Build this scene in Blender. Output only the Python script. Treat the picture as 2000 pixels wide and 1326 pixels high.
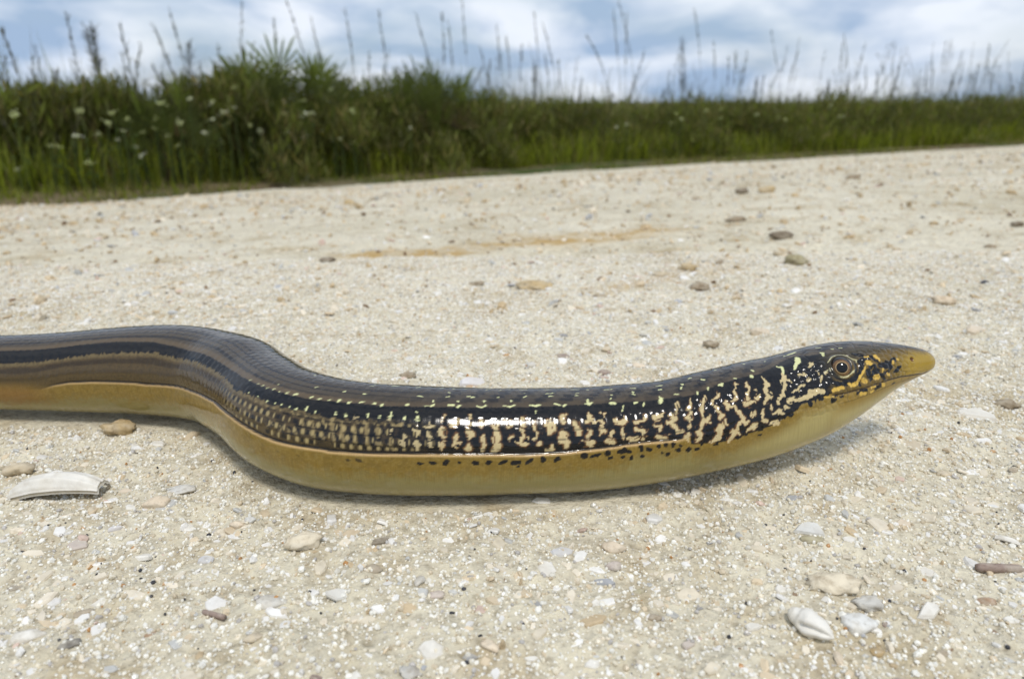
import bpy, math, random
import numpy as np
from mathutils import Vector, Matrix, Euler

scene = bpy.context.scene
for o in list(bpy.data.objects):
    bpy.data.objects.remove(o, do_unlink=True)
col = scene.collection

# ------------------------------------------------------------------ camera
CAM_H = 0.085                      # lens height over the sand, metres
PITCH = math.radians(18.3)
cam_data = bpy.data.cameras.new("camera")
cam_data.sensor_width = 36.0
cam_data.lens = 36.0 * 1400.0 / 2000.0
cam_data.clip_start = 0.004
cam_data.clip_end = 9000.0
cam_data.dof.use_dof = True
cam_data.dof.focus_distance = 0.163
cam_data.dof.aperture_fstop = 21.0
cam = bpy.data.objects.new("camera", cam_data)
cam.location = (0.0, 0.0, CAM_H)
cam.rotation_euler = (math.pi / 2 - PITCH, 0.0, 0.0)
col.objects.link(cam)
scene.camera = cam

# ------------------------------------------------------------------ sky and sun
SUN_EL, SUN_AZ = math.radians(63.0), math.radians(170.0)     # azimuth clockwise from +Y: behind the camera
world = bpy.data.worlds.new("World")
scene.world = world
world.use_nodes = True
wn, wl = world.node_tree.nodes, world.node_tree.links
wn.clear()
def wnode(t, **kw):
    n = wn.new(t)
    for k, v in kw.items():
        setattr(n, k, v)
    return n
sky = wnode('ShaderNodeTexSky', sky_type='NISHITA', sun_disc=False)
sky.sun_elevation = SUN_EL
sky.sun_rotation = SUN_AZ
sky.air_density = 1.0
sky.dust_density = 2.0
bg_sky = wnode('ShaderNodeBackground')
bg_sky.inputs['Strength'].default_value = 0.10
wl.new(sky.outputs[0], bg_sky.inputs['Color'])
tc = wnode('ShaderNodeTexCoord')
mp = wnode('ShaderNodeMapping')
mp.inputs['Scale'].default_value = (1.0, 1.0, 3.0)
mp.inputs['Location'].default_value = (0.35, 0.0, 0.1)
wl.new(tc.outputs['Generated'], mp.inputs['Vector'])
n1 = wnode('ShaderNodeTexNoise')
n1.inputs['Scale'].default_value = 2.8
n1.inputs['Detail'].default_value = 5.0
n1.inputs['Roughness'].default_value = 0.5
n1.inputs['Distortion'].default_value = 0.25
wl.new(mp.outputs[0], n1.inputs['Vector'])
n2 = wnode('ShaderNodeTexNoise')
n2.inputs['Scale'].default_value = 5.2
n2.inputs['Detail'].default_value = 6.0
n2.inputs['Distortion'].default_value = 0.35
wl.new(mp.outputs[0], n2.inputs['Vector'])
cr = wnode('ShaderNodeValToRGB')          # shaded cloud base to bright cloud
cr.color_ramp.elements[0].position = 0.39
cr.color_ramp.elements[0].color = (0.32, 0.43, 0.60, 1)
cr.color_ramp.elements[1].position = 0.60
cr.color_ramp.elements[1].color = (0.74, 0.79, 0.87, 1)
wl.new(n2.outputs['Fac'], cr.inputs['Fac'])
bg_cloud = wnode('ShaderNodeBackground')
bg_cloud.inputs['Strength'].default_value = 0.86
wl.new(cr.outputs['Color'], bg_cloud.inputs['Color'])
cov = wnode('ShaderNodeValToRGB')         # cloud cover
cov.color_ramp.elements[0].position = 0.36
cov.color_ramp.elements[0].color = (0.62, 0.62, 0.62, 1)
cov.color_ramp.elements[1].position = 0.55
wl.new(n1.outputs['Fac'], cov.inputs['Fac'])
mixw = wnode('ShaderNodeMixShader')
wl.new(cov.outputs['Color'], mixw.inputs[0])
wl.new(bg_sky.outputs[0], mixw.inputs[1])
wl.new(bg_cloud.outputs[0], mixw.inputs[2])
wout = wnode('ShaderNodeOutputWorld')
wl.new(mixw.outputs[0], wout.inputs['Surface'])

sun_data = bpy.data.lights.new("sun", 'SUN')
sun_data.energy = 1.5
sun_data.angle = math.radians(12.0)        # veiled by thin cloud
sun_data.color = (1.0, 0.96, 0.90)
sun = bpy.data.objects.new("sun", sun_data)
sd = Vector((math.sin(SUN_AZ) * math.cos(SUN_EL), math.cos(SUN_AZ) * math.cos(SUN_EL), math.sin(SUN_EL)))
sun.rotation_euler = sd.to_track_quat('Z', 'Y').to_euler()
sun.location = (0, 0, 5)
col.objects.link(sun)

scene.view_settings.view_transform = 'Standard'
scene.view_settings.look = 'None'
scene.view_settings.exposure = 0.46
scene.view_settings.gamma = 1.0
scene.view_settings.use_curve_mapping = False
scene.cycles.max_bounces = 6
scene.cycles.use_denoising = True

rng = np.random.default_rng(7)
random.seed(7)

# ------------------------------------------------------------------ helpers
def _hash(ix, iy, seed):
    h = (ix.astype(np.int64) * 374761393 + iy.astype(np.int64) * 668265263 + seed * 982451653) & 0x7fffffff
    h = ((h ^ (h >> 13)) * 1274126177) & 0x7fffffff
    h = ((h ^ (h >> 15)) * 668265263) & 0x7fffffff
    return ((h ^ (h >> 16)) & 0xffff) / 65535.0
def vnoise(x, y, seed=0):
    """smooth value noise, 0..1"""
    x = np.asarray(x, float); y = np.asarray(y, float)
    ix, iy = np.floor(x), np.floor(y)
    fx, fy = x - ix, y - iy
    fx, fy = fx * fx * (3 - 2 * fx), fy * fy * (3 - 2 * fy)
    a = _hash(ix, iy, seed); b = _hash(ix + 1, iy, seed)
    c = _hash(ix, iy + 1, seed); d = _hash(ix + 1, iy + 1, seed)
    return (a * (1 - fx) + b * fx) * (1 - fy) + (c * (1 - fx) + d * fx) * fy
def fbm(x, y, seed=0, octv=4):
    s, amp, tot = 0.0, 1.0, 0.0
    for k in range(octv):
        s = s + amp * vnoise(x * 2 ** k + 17.3 * k, y * 2 ** k - 9.1 * k, seed + k)
        tot += amp
        amp *= 0.5
    return s / tot
def sstep(a, b, x):
    t = np.clip((x - a) / (b - a), 0, 1)
    return t * t * (3 - 2 * t)

def tag(o, label=None, cat=None, group=None, kind=None):
    if label: o["label"] = label
    if cat: o["category"] = cat
    if group: o["group"] = group
    if kind: o["kind"] = kind
    return o
def link(o, parent=None):
    col.objects.link(o)
    if parent is not None:
        o.parent = parent
    return o
def mesh_from(name, verts, faces, smooth=True, colors=None, mat=None, uv=None):
    me = bpy.data.meshes.new(name)
    verts = np.asarray(verts, np.float32)
    me.vertices.add(len(verts))
    me.vertices.foreach_set("co", verts.ravel())
    if isinstance(faces, np.ndarray):
        nf, k = faces.shape
        me.loops.add(nf * k)
        me.loops.foreach_set("vertex_index", faces.astype(np.int32).ravel())
        me.polygons.add(nf)
        me.polygons.foreach_set("loop_start", np.arange(0, nf * k, k, dtype=np.int32))
    else:
        tot = sum(len(f) for f in faces)
        me.loops.add(tot)
        me.loops.foreach_set("vertex_index", np.fromiter((i for f in faces for i in f), np.int32, tot))
        me.polygons.add(len(faces))
        st = np.cumsum([0] + [len(f) for f in faces[:-1]]).astype(np.int32)
        me.polygons.foreach_set("loop_start", st)
    me.update(calc_edges=True)
    me.polygons.foreach_set("use_smooth", np.full(len(me.polygons), smooth))
    if colors is not None:
        at = me.color_attributes.new("Col", 'FLOAT_COLOR', 'POINT')
        c = np.ones((len(verts), 4), np.float32)
        c[:, :3] = colors
        at.data.foreach_set("color", c.ravel())
    if uv is not None:
        at = me.attributes.new("body", 'FLOAT_VECTOR', 'POINT')
        u3 = np.zeros((len(verts), 3), np.float32)
        u3[:, :2] = uv
        at.data.foreach_set("vector", u3.ravel())
    if mat is not None:
        me.materials.append(mat)
    me.validate()
    return me
def obj(name, me, parent=None):
    return link(bpy.data.objects.new(name, me), parent)
def empty(name, loc):
    o = bpy.data.objects.new(name, None)
    o.empty_display_size = 0.01
    o.location = loc
    return link(o)
def new_mat(name, rough=0.8, spec=0.3):
    m = bpy.data.materials.new(name)
    m.use_nodes = True
    nt = m.node_tree
    b = nt.nodes["Principled BSDF"]
    b.inputs["Roughness"].default_value = rough
    b.inputs["Specular IOR Level"].default_value = spec
    return m, nt, b
def grid_faces(nr, nc, wrap=False):
    i = np.arange(nr - 1)[:, None]
    j = np.arange(nc if wrap else nc - 1)[None, :]
    j2 = (j + 1) % nc
    a = i * nc + j
    return np.stack([a, i * nc + j2, (i + 1) * nc + j2, (i + 1) * nc + j], -1).reshape(-1, 4)

# the road runs 59 degrees to the right of the view; q runs along it, p across it
QX, QY = math.sin(math.radians(59)), math.cos(math.radians(59))
PX, PY = -QY, QX
def to_pq(x, y):
    return x * PX + y * PY, x * QX + y * QY
def to_xy(p, q):
    return p * PX + q * QX, p * PY + q * QY
def road_drop(p):
    """the crowned road falls away from the animal towards the verge"""
    t = (np.abs(p - 0.1) - 0.40) / 0.16
    return 0.100 * 0.16 * np.where(t > 30, t, np.log1p(np.exp(np.clip(t, -40, 30))))
def edge_p(q):
    """where the sand road ends"""
    q = np.asarray(q, float)
    return np.interp(q, [-40, -8, -0.4, 0.8, 2.2, 4.5, 7.5, 40], [2.9, 2.7, 2.65, 3.2, 3.55, 3.4, 3.1, 3.0])
def rest_w(x, y):
    """1 under the resting body, 0 away from it"""
    x = np.asarray(x, float); y = np.asarray(y, float)
    w = np.zeros(np.broadcast(x, y).shape)
    sel = (x > -0.45) & (x < 0.06) & (y > 0.12) & (y < 0.36)
    if sel.any():
        xs, ys = x[sel], y[sel]
        d = np.full(xs.shape, 9.0)
        for (x0, y0), (x1, y1) in zip(REST[:-1], REST[1:]):
            dx, dy = x1 - x0, y1 - y0
            t = np.clip(((xs - x0) * dx + (ys - y0) * dy) / (dx * dx + dy * dy), 0, 1)
            d = np.minimum(d, np.hypot(xs - x0 - t * dx, ys - y0 - t * dy))
        w[sel] = sstep(0.020, 0.007, d)
    return w
def near_z(x, y):
    """small hollows and lumps of the sand"""
    w = 1.0 / (1.0 + np.hypot(x, y) / 1.5)
    z = (fbm(x * 28, y * 28, 3, 3) - 0.5) * 0.0042 + (fbm(x * 140, y * 140, 9, 2) - 0.5) * 0.0026 + (fbm(x * 260, y * 260, 15, 2) - 0.5) * 0.0012
    z = z * (0.35 + 0.65 * w)
    rw = rest_w(x, y)
    z = z * (1 - rw) + 0.0002 * rw
    return z + (fbm(x * 3.1, y * 3.1, 21, 2) - 0.5) * 0.02 * sstep(0.35, 1.2, np.hypot(x, y))
def road_z(x, y):
    p, q = to_pq(x, y)
    return -road_drop(p) + near_z(x, y)
# loose pieces on the sand: kind, x, y, length in mm, turn in degrees, colour, label
PIECES = [
    ("clam", -105.2, 147.5, 20.3, -4, "white", "large weathered white clam shell arched over the sand beside the tail"),
    ("clod", -109.1, 179.9, 8.8, 8, "ochre", "tan rough lump of marl right below the golden tail base"),
    ("clod", -121.2, 155.8, 7.2, 18, "tan", "tan knobbly shell fragment behind the large clam shell"),
    ("nugget", -79.5, 149.8, 7.5, 10, "pale", "pale grey worn lump with a dark hollow under it beside the clam shell"),
    ("chip", -87.2, 152.7, 3.2, 60, "cream", "small upright cream chip leaning on the pale grey lump"),
    ("chip", -91.5, 149.8, 3.9, 5, "peach", "blocky peach chip between clam shell and pale grey lump"),
    ("nugget", -80.2, 141.3, 6.2, 12, "peach", "peach rounded pebble in front of the pale grey lump"),
    ("nugget", -61.8, 132.0, 4.6, 15, "cream", "cream rounded pebble, biggest of a row of three"),
    ("nugget", -58.7, 133.1, 3.5, 10, "peach", "peach rounded pebble in the middle of a row of three"),
    ("nugget", -56.8, 134.7, 2.7, 0, "pale", "small pale grey pebble ending a row of three"),
    ("flake", -61.5, 122.7, 4.9, -4, "blue", "blue grey flat shell flake with dark underside"),
    ("chip", -85.0, 132.7, 3.3, 20, "lav", "lavender white shell chip pierced by a pinhole"),
    ("chip", -90.0, 128.2, 4.9, 8, "mauve", "mauve shell sliver with a purple dark edge"),
    ("nugget", -83.3, 100.2, 5.8, 30, "white", "large round white pebble half sunk in the sand"),
    ("flake", -74.9, 98.7, 4.1, 25, "char", "charcoal black crumbly flake beside the large round white pebble"),
    ("nugget", -63.0, 101.8, 2.5, 20, "rust", "small rusty red bean shaped pebble"),
    ("chip", -59.7, 107.1, 4.2, 80, "cream", "squarish cream shell piece standing in the sand"),
    ("twig", -52.9, 105.6, 5.1, -14, "maroon", "thin reddish brown stick fragment near the squarish cream shell piece"),
    ("nugget", -77.5, 107.4, 3.5, 30, "brown", "brown pitted pebble under a white shell rim"),
    ("chip", -75.9, 110.5, 4.5, -6, "white", "white shell rim lying over the brown pitted pebble"),
    ("flake", -95.3, 115.4, 3.9, 0, "dbrown", "dark brown flat bit of bark on the sand"),
    ("clod", -42.6, 124.8, 6.9, 12, "cream", "pale cream elongated lump with shaded underside"),
    ("flake", -27.1, 126.8, 4.4, 18, "dbrown", "dark grey brown oblong flake near an orange grain"),
    ("flake", -40.2, 128.7, 1.5, 0, "char", "tiny black flake above the pale cream lump"),
    ("nugget", -26.9, 117.4, 3.6, -15, "brown", "brown porous sandstone crumb"),
    ("nugget", -7.9, 116.4, 1.9, -5, "slate", "small smooth dark grey pebble alone on pale sand"),
    ("nugget", -14.0, 111.2, 3.4, 0, "mauve", "mauve grey angular pebble on pale sand"),
    ("chip", -25.6, 104.8, 3.6, 18, "cream", "bright cream angular chip in front of a dark hollow"),
    ("chip", -32.0, 111.3, 6.2, 6, "pale", "pale grey roof like shell plate over a dark hollow"),
    ("nugget", -44.4, 108.7, 5.8, 0, "grey", "flat grey translucent stone"),
    ("flake", -6.9, 95.8, 3.0, 0, "slate", "dark slate grey three cornered flake"),
    ("chip", -13.4, 97.2, 6.0, -18, "white", "long white shell sliver lying beside the slate flake"),
    ("nugget", -3.6, 97.3, 3.7, -40, "peach", "peach oval shell piece beside the slate flake"),
    ("clod", -16.3, 91.6, 3.7, -20, "grey", "grey lichen tinged lump"),
    ("nugget", -31.0, 90.3, 2.3, 0, "maroon", "purple brown pebble at the foot of the grey stones"),
    ("chip", 6.6, 143.4, 5.4, 0, "white", "bright white oval chip touching the shade of the belly"),
    ("nugget", 20.8, 125.4, 5.2, -8, "peach", "cream pebble with tan lower half"),
    ("chip", 10.4, 124.4, 6.0, 6, "blue", "pale blue grey smooth shell plate"),
    ("nugget", 20.0, 119.0, 3.4, 0, "mauve", "pinkish grey rough pebble below the cream and tan pebble"),
    ("chip", 32.8, 113.0, 7.9, 6, "cream", "broad smooth cream shell plate flush with the sand"),
    ("chip", 15.7, 109.3, 4.3, -12, "white", "white chunky chip with a dark crack beside it"),
    ("flake", 4.6, 108.4, 2.5, -30, "slate", "blue black forked fragment"),
    ("nugget", 25.3, 105.6, 3.0, -10, "brown", "brown glassy pebble near a broad cream plate"),
    ("nugget", 34.2, 108.3, 1.4, 10, "slate", "tiny grey bead like pebble"),
    ("nugget", 23.9, 112.8, 2.3, 20, "olive", "small olive translucent pebble"),
    ("chip", 29.8, 98.8, 4.0, 25, "mauve", "pinkish grey shell sliver with dark tip"),
    ("nugget", 35.0, 101.6, 1.0, 60, "rust", "tiny red grain lying near the pinkish grey sliver"),
    ("chip", 3.2, 96.2, 3.2, 0, "white", "blocky white chip next to an orange grain"),
    ("chip", 13.3, 94.5, 3.2, 0, "white", "white shell chip with shaded lower rim"),
    ("chip", 11.4, 91.3, 2.6, 70, "white", "white three cornered chip pointing down"),
    ("chip", 32.0, 92.6, 4.1, 25, "cream", "cream flat stone with brown underside"),
    ("nugget", 20.9, 93.7, 1.3, 0, "slate", "small dark grey pebble under the cream shells"),
    ("chip", 44.6, 126.8, 2.9, 60, "cream", "small cream chip standing near dark flakes"),
    ("chip", 50.2, 125.2, 4.4, 0, "cream", "round cream shell piece with a pink pebble on its rim"),
    ("flake", 41.3, 128.5, 1.9, 20, "slate", "small dark grey splinter on plain sand"),
    ("snail", 51.7, 102.6, 8.5, -48, "white", "broken white snail shell with open slit"),
    ("clod", 61.0, 112.8, 9.6, -10, "cream", "sandy cream crust with hollow dark underside"),
    ("twig", 94.8, 118.5, 8.4, -3, "maroon", "purple brown ribbed stick fragment, broken at both ends"),
    ("chip", 81.7, 118.2, 7.0, 16, "white", "bright white angular chip, largest beside the purple stick"),
    ("chip", 88.0, 104.7, 3.8, -6, "white", "white oblong chip below the orange brown piece"),
    ("nugget", 86.9, 109.2, 3.5, -5, "rust", "orange brown curved shell piece"),
    ("clam", 102.8, 128.2, 4.5, -35, "white", "small curled white shell cup"),
    ("chip", 97.8, 134.2, 3.7, -25, "white", "white squarish chip tilted in the sand"),
    ("chip", 85.0, 134.9, 4.2, 2, "peach", "thin peach shell sliver with pink edge"),
    ("chip", 62.9, 131.0, 7.8, -4, "pale", "pale bluish shell plate above an olive stone"),
    ("nugget", 62.1, 127.0, 4.8, 4, "olive", "olive brown stone under the pale bluish plate"),
    ("clod", 65.4, 108.3, 5.7, 2, "grey", "grey black speckled lump crusted with sand"),
    ("nugget", 66.0, 104.4, 1.5, 60, "maroon", "small maroon pebble beside the pale grey stone"),
    ("nugget", 61.0, 102.8, 6.9, 4, "pale", "large pale grey smooth stone"),
    ("chip", 74.4, 106.3, 6.2, 22, "white", "long pale pinkish shell sliver"),
    ("nugget", 61.4, 97.5, 3.1, 40, "amber", "amber brown glassy piece below the pale grey stone"),
    ("chip", 54.2, 96.5, 3.9, 50, "peach", "peach wedge shaped shell piece below the snail shell"),
    ("chip", 57.8, 110.0, 3.0, -20, "white", "small white chip under the sandy crust"),
    ("chip", 62.0, 109.1, 2.6, -40, "cream", "yellowish chip leaning on the speckled lump"),
    ("twig", 65.1, 110.7, 2.5, 32, "pink", "short pink stick resting on the speckled lump"),
    ("nugget", 71.6, 96.5, 2.1, 0, "brown", "grey brown pebble beside a white crumb"),
    ("chip", 50.7, 113.2, 3.3, -4, "white", "white oblong chip beside the sandy crust"),
    ("nugget", 62.1, 90.3, 4.0, 0, "maroon", "big purple brown pebble with a blackish top"),
    ("chip", 135.9, 192.4, 12.9, -3, "white", "large white shell plate lying level near a brown clod"),
    ("clod", 151.0, 200.8, 6.2, -30, "brown", "brown crumbly clod beside the large white plate"),
    ("nugget", 125.3, 159.4, 2.3, 0, "brown", "small brown pebble on open sand"),
    ("nugget", 126.3, 169.2, 1.7, 0, "orange", "bright orange grain with a black speck on it"),
    ("flake", 98.7, 186.0, 1.7, -30, "slate", "small dark flake under the raised chin"),
    ("chip", 104.4, 171.1, 8.4, -12, "tan", "tan stick like shell fragment with a hollow beneath"),
    ("chip", 185.2, 272.4, 12.6, 18, "peach", "tan pink shell piece tilted up on the sand"),
    ("flake", 161.0, 243.4, 5.2, -8, "slate", "blue grey flat pebble ahead of the snout"),
    ("clod", 92.5, 344.2, 9.6, -10, "brown", "round brown grey mud ball"),
    ("clod", 188.1, 494.3, 16.3, 3, "dbrown", "dark brown oval clod, biggest on the road"),
    ("nugget", 20.4, 269.0, 4.4, 20, "slate", "grey pebble next to pale shell grit"),
    ("chip", 18.7, 244.0, 7.0, -18, "maroon", "maroon brown oblong chip lying aslant behind the back"),
    ("nugget", 31.4, 227.1, 4.9, -4, "maroon", "maroon brown blocky pebble behind the back"),
    ("nugget", 21.9, 235.8, 1.6, 0, "char", "tiny black bead between two maroon brown pieces"),
    ("clod", -34.7, 221.3, 5.8, -10, "brown", "olive brown clod close behind the back"),
    ("chip", -12.4, 216.1, 10.9, 12, "lav", "lavender white shell plate touching the back"),
    ("nugget", -13.1, 212.5, 4.2, 5, "orange", "orange shell bit under the lavender plate"),
    ("nugget", 44.0, 230.9, 5.6, 0, "peach", "pale peach blocky pebble behind the neck"),
    ("flake", 82.1, 774.0, 13.7, -4, "char", "black flake far out on the road"),
    ("flake", -51.4, 224.3, 1.9, -10, "char", "small black splinter behind the bend of the body"),
    ("flake", -107.8, 329.1, 6.1, 12, "slate", "grey flake under a straw on the road"),
    ("clod", -113.3, 431.7, 9.4, -4, "dbrown", "dark brown clod where the rusty streak starts"),
    ("clod", 12.4, 351.0, 16.5, 0, "ochre", "row shaped ochre clod on the road"),
    ("clod", 41.6, 331.9, 6.8, 10, "brown", "grey brown clod beside the ochre row"),
    ("nugget", 2.0, 339.1, 3.5, 0, "maroon", "small reddish pebble near the ochre row"),
    ("clod", -18.3, 357.6, 8.4, 0, "brown", "flat brown clod just short of the ochre row"),
    ("clod", 164.1, 432.2, 8.1, 0, "tan", "small tan clod below the biggest clod"),
    ("clod", 164.0, 405.4, 14.7, 15, "olive", "loose olive brown clod with a tail of crumbs"),
    ("clod", 118.4, 402.4, 5.8, 30, "brown", "small upright brown clod near the rusty crumbs"),
    ("clod", 97.4, 387.7, 9.6, 10, "ochre", "rusty crumb between brown clods"),
    ("clod", 80.4, 380.0, 8.3, 5, "tan", "tan crumb ending the row of rusty crumbs"),
    ("flake", 229.7, 397.5, 5.8, -10, "slate", "dark grey flake on smooth sand"),
    ("clod", 306.4, 453.2, 7.8, 10, "brown", "brown clod with an upturned edge"),
    ("clod", 187.7, 599.3, 17.1, 8, "brown", "long brown crumb of earth"),
    ("clod", 387.0, 546.6, 11.7, 30, "dbrown", "dark clod with a steep side"),
    ("flake", -236.3, 322.5, 6.7, 0, "slate", "slate grey flake above the tail"),
    ("nugget", 97.3, 266.7, 7.6, -8, "peach", "oblong tan pebble behind the head"),
    ("clod", 195.1, 311.6, 9.7, -6, "peach", "peach crumb of shell marl on the road"),
    ("nugget", 166.7, 342.9, 8.1, 10, "tan", "tan wedge shaped shell beside grey specks"),
    ("flake", 62.4, 275.1, 3.5, 50, "slate", "grey upright splinter behind the neck"),
    ("clod", 74.7, 254.1, 5.7, 10, "brown", "brown shaggy crumb behind the neck"),
    ("clod", -222.0, 986.0, 18.2, -10, "ochre", "ochre crumb with a dark end near the verge"),
    ("clod", 296.2, 841.4, 20.1, 0, "ochre", "orange brown flat clod near the verge"),
    ("clod", 268.4, 846.8, 15.5, 4, "dbrown", "dark brown flat clod near the verge"),
    ("clod", 486.7, 1040.4, 18.9, 5, "brown", "brown lump nearest the grass of the verge"),
    ("clod", -157.2, 269.1, 4.0, 0, "brown", "brown crumb right behind the tail"),
]
TINT = {
    "white": (0.8, 0.77, 0.7),
    "cream": (0.72, 0.63, 0.47),
    "peach": (0.7, 0.57, 0.41),
    "tan": (0.56, 0.46, 0.31),
    "ochre": (0.5, 0.37, 0.19),
    "grey": (0.55, 0.53, 0.48),
    "pale": (0.66, 0.66, 0.63),
    "blue": (0.56, 0.57, 0.6),
    "slate": (0.24, 0.25, 0.27),
    "lav": (0.7, 0.68, 0.7),
    "char": (0.055, 0.055, 0.06),
    "brown": (0.3, 0.235, 0.155),
    "dbrown": (0.18, 0.14, 0.095),
    "maroon": (0.2, 0.12, 0.1),
    "mauve": (0.5, 0.42, 0.37),
    "rust": (0.33, 0.18, 0.09),
    "orange": (0.48, 0.25, 0.08),
    "olive": (0.34, 0.3, 0.17),
    "pink": (0.64, 0.48, 0.4),
    "amber": (0.4, 0.25, 0.07),
}
# rusty streaks in the sand: start, end, half width (m)
STREAKS = [(-0.118, 0.434, -0.034, 0.474, 0.030), (-0.034, 0.474, 0.118, 0.551, 0.040), (0.040, 0.337, 0.120, 0.404, 0.018)]
# tall stalks of the verge: foot x, foot y, height, top offset x, kind
STALKS = [
    (-1.82, 2.88, 0.34, -0.09, "bent"),
    (-1.76, 3.14, 0.42, -0.06, "thin"),
    (-1.92, 3.55, 0.40, -0.03, "plume"),
    (-1.80, 3.47, 0.40, -0.03, "plume"),
    (-1.58, 3.24, 0.38, -0.05, "thin"),
    (-1.62, 3.57, 0.41, -0.02, "thin"),
    (-1.55, 3.73, 0.50, -0.09, "thin"),
    (-1.45, 3.51, 0.34, -0.02, "plume"),
    (-2.02, 3.32, 0.21, -0.01, "thin"),
    (-1.77, 2.99, 0.20, -0.01, "thin"),
    (-1.72, 3.38, 0.28, -0.01, "thin"),
    (-1.23, 4.13, 0.50, -0.03, "thin"),
    (-1.09, 4.20, 0.60, -0.11, "thin"),
    (-1.05, 4.38, 0.52, -0.07, "thin"),
    (-1.44, 4.14, 0.59, -0.01, "thin"),
    (-2.22, 3.29, 0.25, -0.01, "thin"),
    (-1.96, 2.90, 0.30, 0.01, "thin"),
    (-0.88, 4.62, 0.59, -0.10, "thin"),
    (-0.77, 4.77, 0.61, -0.04, "thin"),
    (-0.48, 4.67, 0.58, -0.09, "thin"),
    (-0.39, 4.49, 0.56, -0.01, "thin"),
    (-0.25, 5.40, 0.74, -0.09, "thin"),
    (-0.38, 4.78, 0.55, -0.01, "thin"),
    (-0.03, 5.00, 0.55, -0.07, "thin"),
    (-0.02, 5.45, 0.52, -0.02, "thin"),
    (0.09, 5.27, 0.46, -0.02, "thin"),
    (0.23, 5.25, 0.65, -0.08, "thin"),
    (0.31, 5.53, 0.61, -0.09, "thin"),
    (0.66, 5.13, 0.50, -0.17, "bent"),
    (0.90, 5.78, 0.74, -0.15, "thin"),
    (0.89, 5.52, 0.76, -0.14, "thin"),
    (0.85, 5.27, 0.64, -0.07, "thin"),
    (0.36, 5.47, 0.36, -0.03, "thin"),
    (0.55, 5.78, 0.25, -0.02, "thin"),
    (-0.11, 4.87, 0.33, -0.03, "thin"),
    (0.17, 5.35, 0.32, -0.01, "plume"),
    (1.27, 5.65, 0.52, -0.03, "plume"),
    (1.46, 6.10, 0.79, -0.03, "thin"),
    (1.60, 6.15, 0.53, -0.00, "thin"),
    (1.70, 5.81, 0.40, -0.07, "thin"),
    (1.88, 6.37, 0.47, -0.03, "thin"),
    (1.93, 6.26, 0.46, -0.04, "thin"),
    (2.05, 6.34, 0.26, -0.01, "plume"),
    (2.33, 6.57, 0.66, -0.13, "thin"),
    (2.36, 6.29, 0.49, -0.01, "thin"),
    (3.08, 6.88, 0.66, -0.12, "bent"),
    (3.07, 6.97, 0.58, -0.07, "thin"),
    (3.34, 6.50, 0.37, -0.06, "thin"),
    (4.09, 7.43, 0.48, -0.03, "thin"),
    (3.74, 6.91, 0.29, -0.01, "thin"),
    (4.27, 7.23, 0.44, -0.01, "thin"),
    (4.20, 6.94, 0.32, -0.01, "thin"),
    (4.93, 7.79, 0.48, -0.04, "thin"),
    (4.87, 7.42, 0.35, -0.01, "thin"),
    (5.64, 8.35, 0.50, -0.02, "thin"),
    (3.16, 6.55, 0.33, -0.02, "thin"),
    (2.72, 6.56, 0.25, -0.01, "plume"),
    (3.05, 6.59, 0.38, -0.02, "thin"),
]
# white flowered herbs: x, y, height of the flower head over datum
FLOWERS = [
    (-1.24, 3.40, 0.147),
    (-1.28, 3.22, 0.082),
    (-1.34, 3.14, 0.097),
    (-1.45, 3.12, 0.079),
    (-1.57, 2.95, 0.046),
    (-1.62, 2.83, 0.054),
    (-1.48, 3.12, 0.022),
    (-1.37, 3.09, 0.005),
    (-1.33, 3.32, 0.011),
    (-1.25, 3.26, 0.042),
    (-1.29, 3.41, -0.003),
    (-1.25, 3.38, 0.063),
    (-1.19, 3.46, 0.080),
    (-1.15, 3.59, 0.078),
    (-1.19, 3.51, 0.046),
    (-1.02, 3.68, 0.090),
    (-0.98, 3.56, 0.038),
    (-0.97, 3.64, 0.037),
    (-1.00, 3.55, 0.018),
    (-1.06, 3.51, 0.034),
    (-0.88, 3.70, 0.144),
    (-0.83, 3.89, 0.038),
    (-1.50, 2.88, -0.019),
    (-1.57, 2.83, -0.030),
    (-1.56, 2.89, 0.007),
    (-1.48, 3.10, -0.020),
    (-1.52, 3.07, -0.033),
    (-1.56, 2.94, -0.056),
    (-1.61, 2.75, -0.033),
    (-1.69, 2.72, -0.067),
    (-1.69, 2.76, -0.073),
    (-1.58, 2.75, -0.130),
    (-1.77, 2.63, -0.142),
    (-1.50, 2.95, -0.083),
    (-1.41, 3.13, -0.087),
    (-1.30, 3.32, -0.081),
    (-1.21, 3.44, -0.083),
    (-1.17, 3.46, -0.044),
    (-1.16, 3.50, -0.098),
    (-1.18, 3.37, -0.017),
    (-1.09, 3.55, -0.056),
    (-1.05, 3.50, -0.050),
    (-1.05, 3.59, -0.049),
    (-1.01, 3.63, -0.072),
    (-0.96, 3.74, -0.054),
    (-0.90, 3.72, -0.080),
    (-0.85, 3.68, -0.087),
    (-0.81, 3.83, -0.116),
    (-1.49, 2.91, 0.023),
    (-1.76, 2.66, 0.044),
    (-1.32, 3.21, -0.039),
    (-1.42, 3.07, -0.047),
    (-1.53, 3.05, -0.125),
    (-0.81, 3.80, 0.043),
    (-0.77, 3.84, -0.041),
    (-0.55, 4.05, -0.048),
    (-0.87, 3.76, -0.090),
    (-0.80, 3.75, -0.112),
    (1.13, 5.17, 0.011),
    (1.19, 5.26, -0.027),
    (1.09, 5.14, -0.054),
    (0.77, 5.01, -0.056),
    (0.70, 5.02, -0.073),
    (2.60, 5.94, -0.021),
    (2.48, 5.87, 0.060),
    (1.82, 5.57, -0.002),
    (1.50, 5.40, 0.038),
    (1.35, 5.22, 0.028),
    (1.49, 5.34, -0.022),
    (1.98, 5.56, -0.027),
    (1.16, 5.13, -0.024),
    (2.06, 5.64, -0.041),
]
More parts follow.
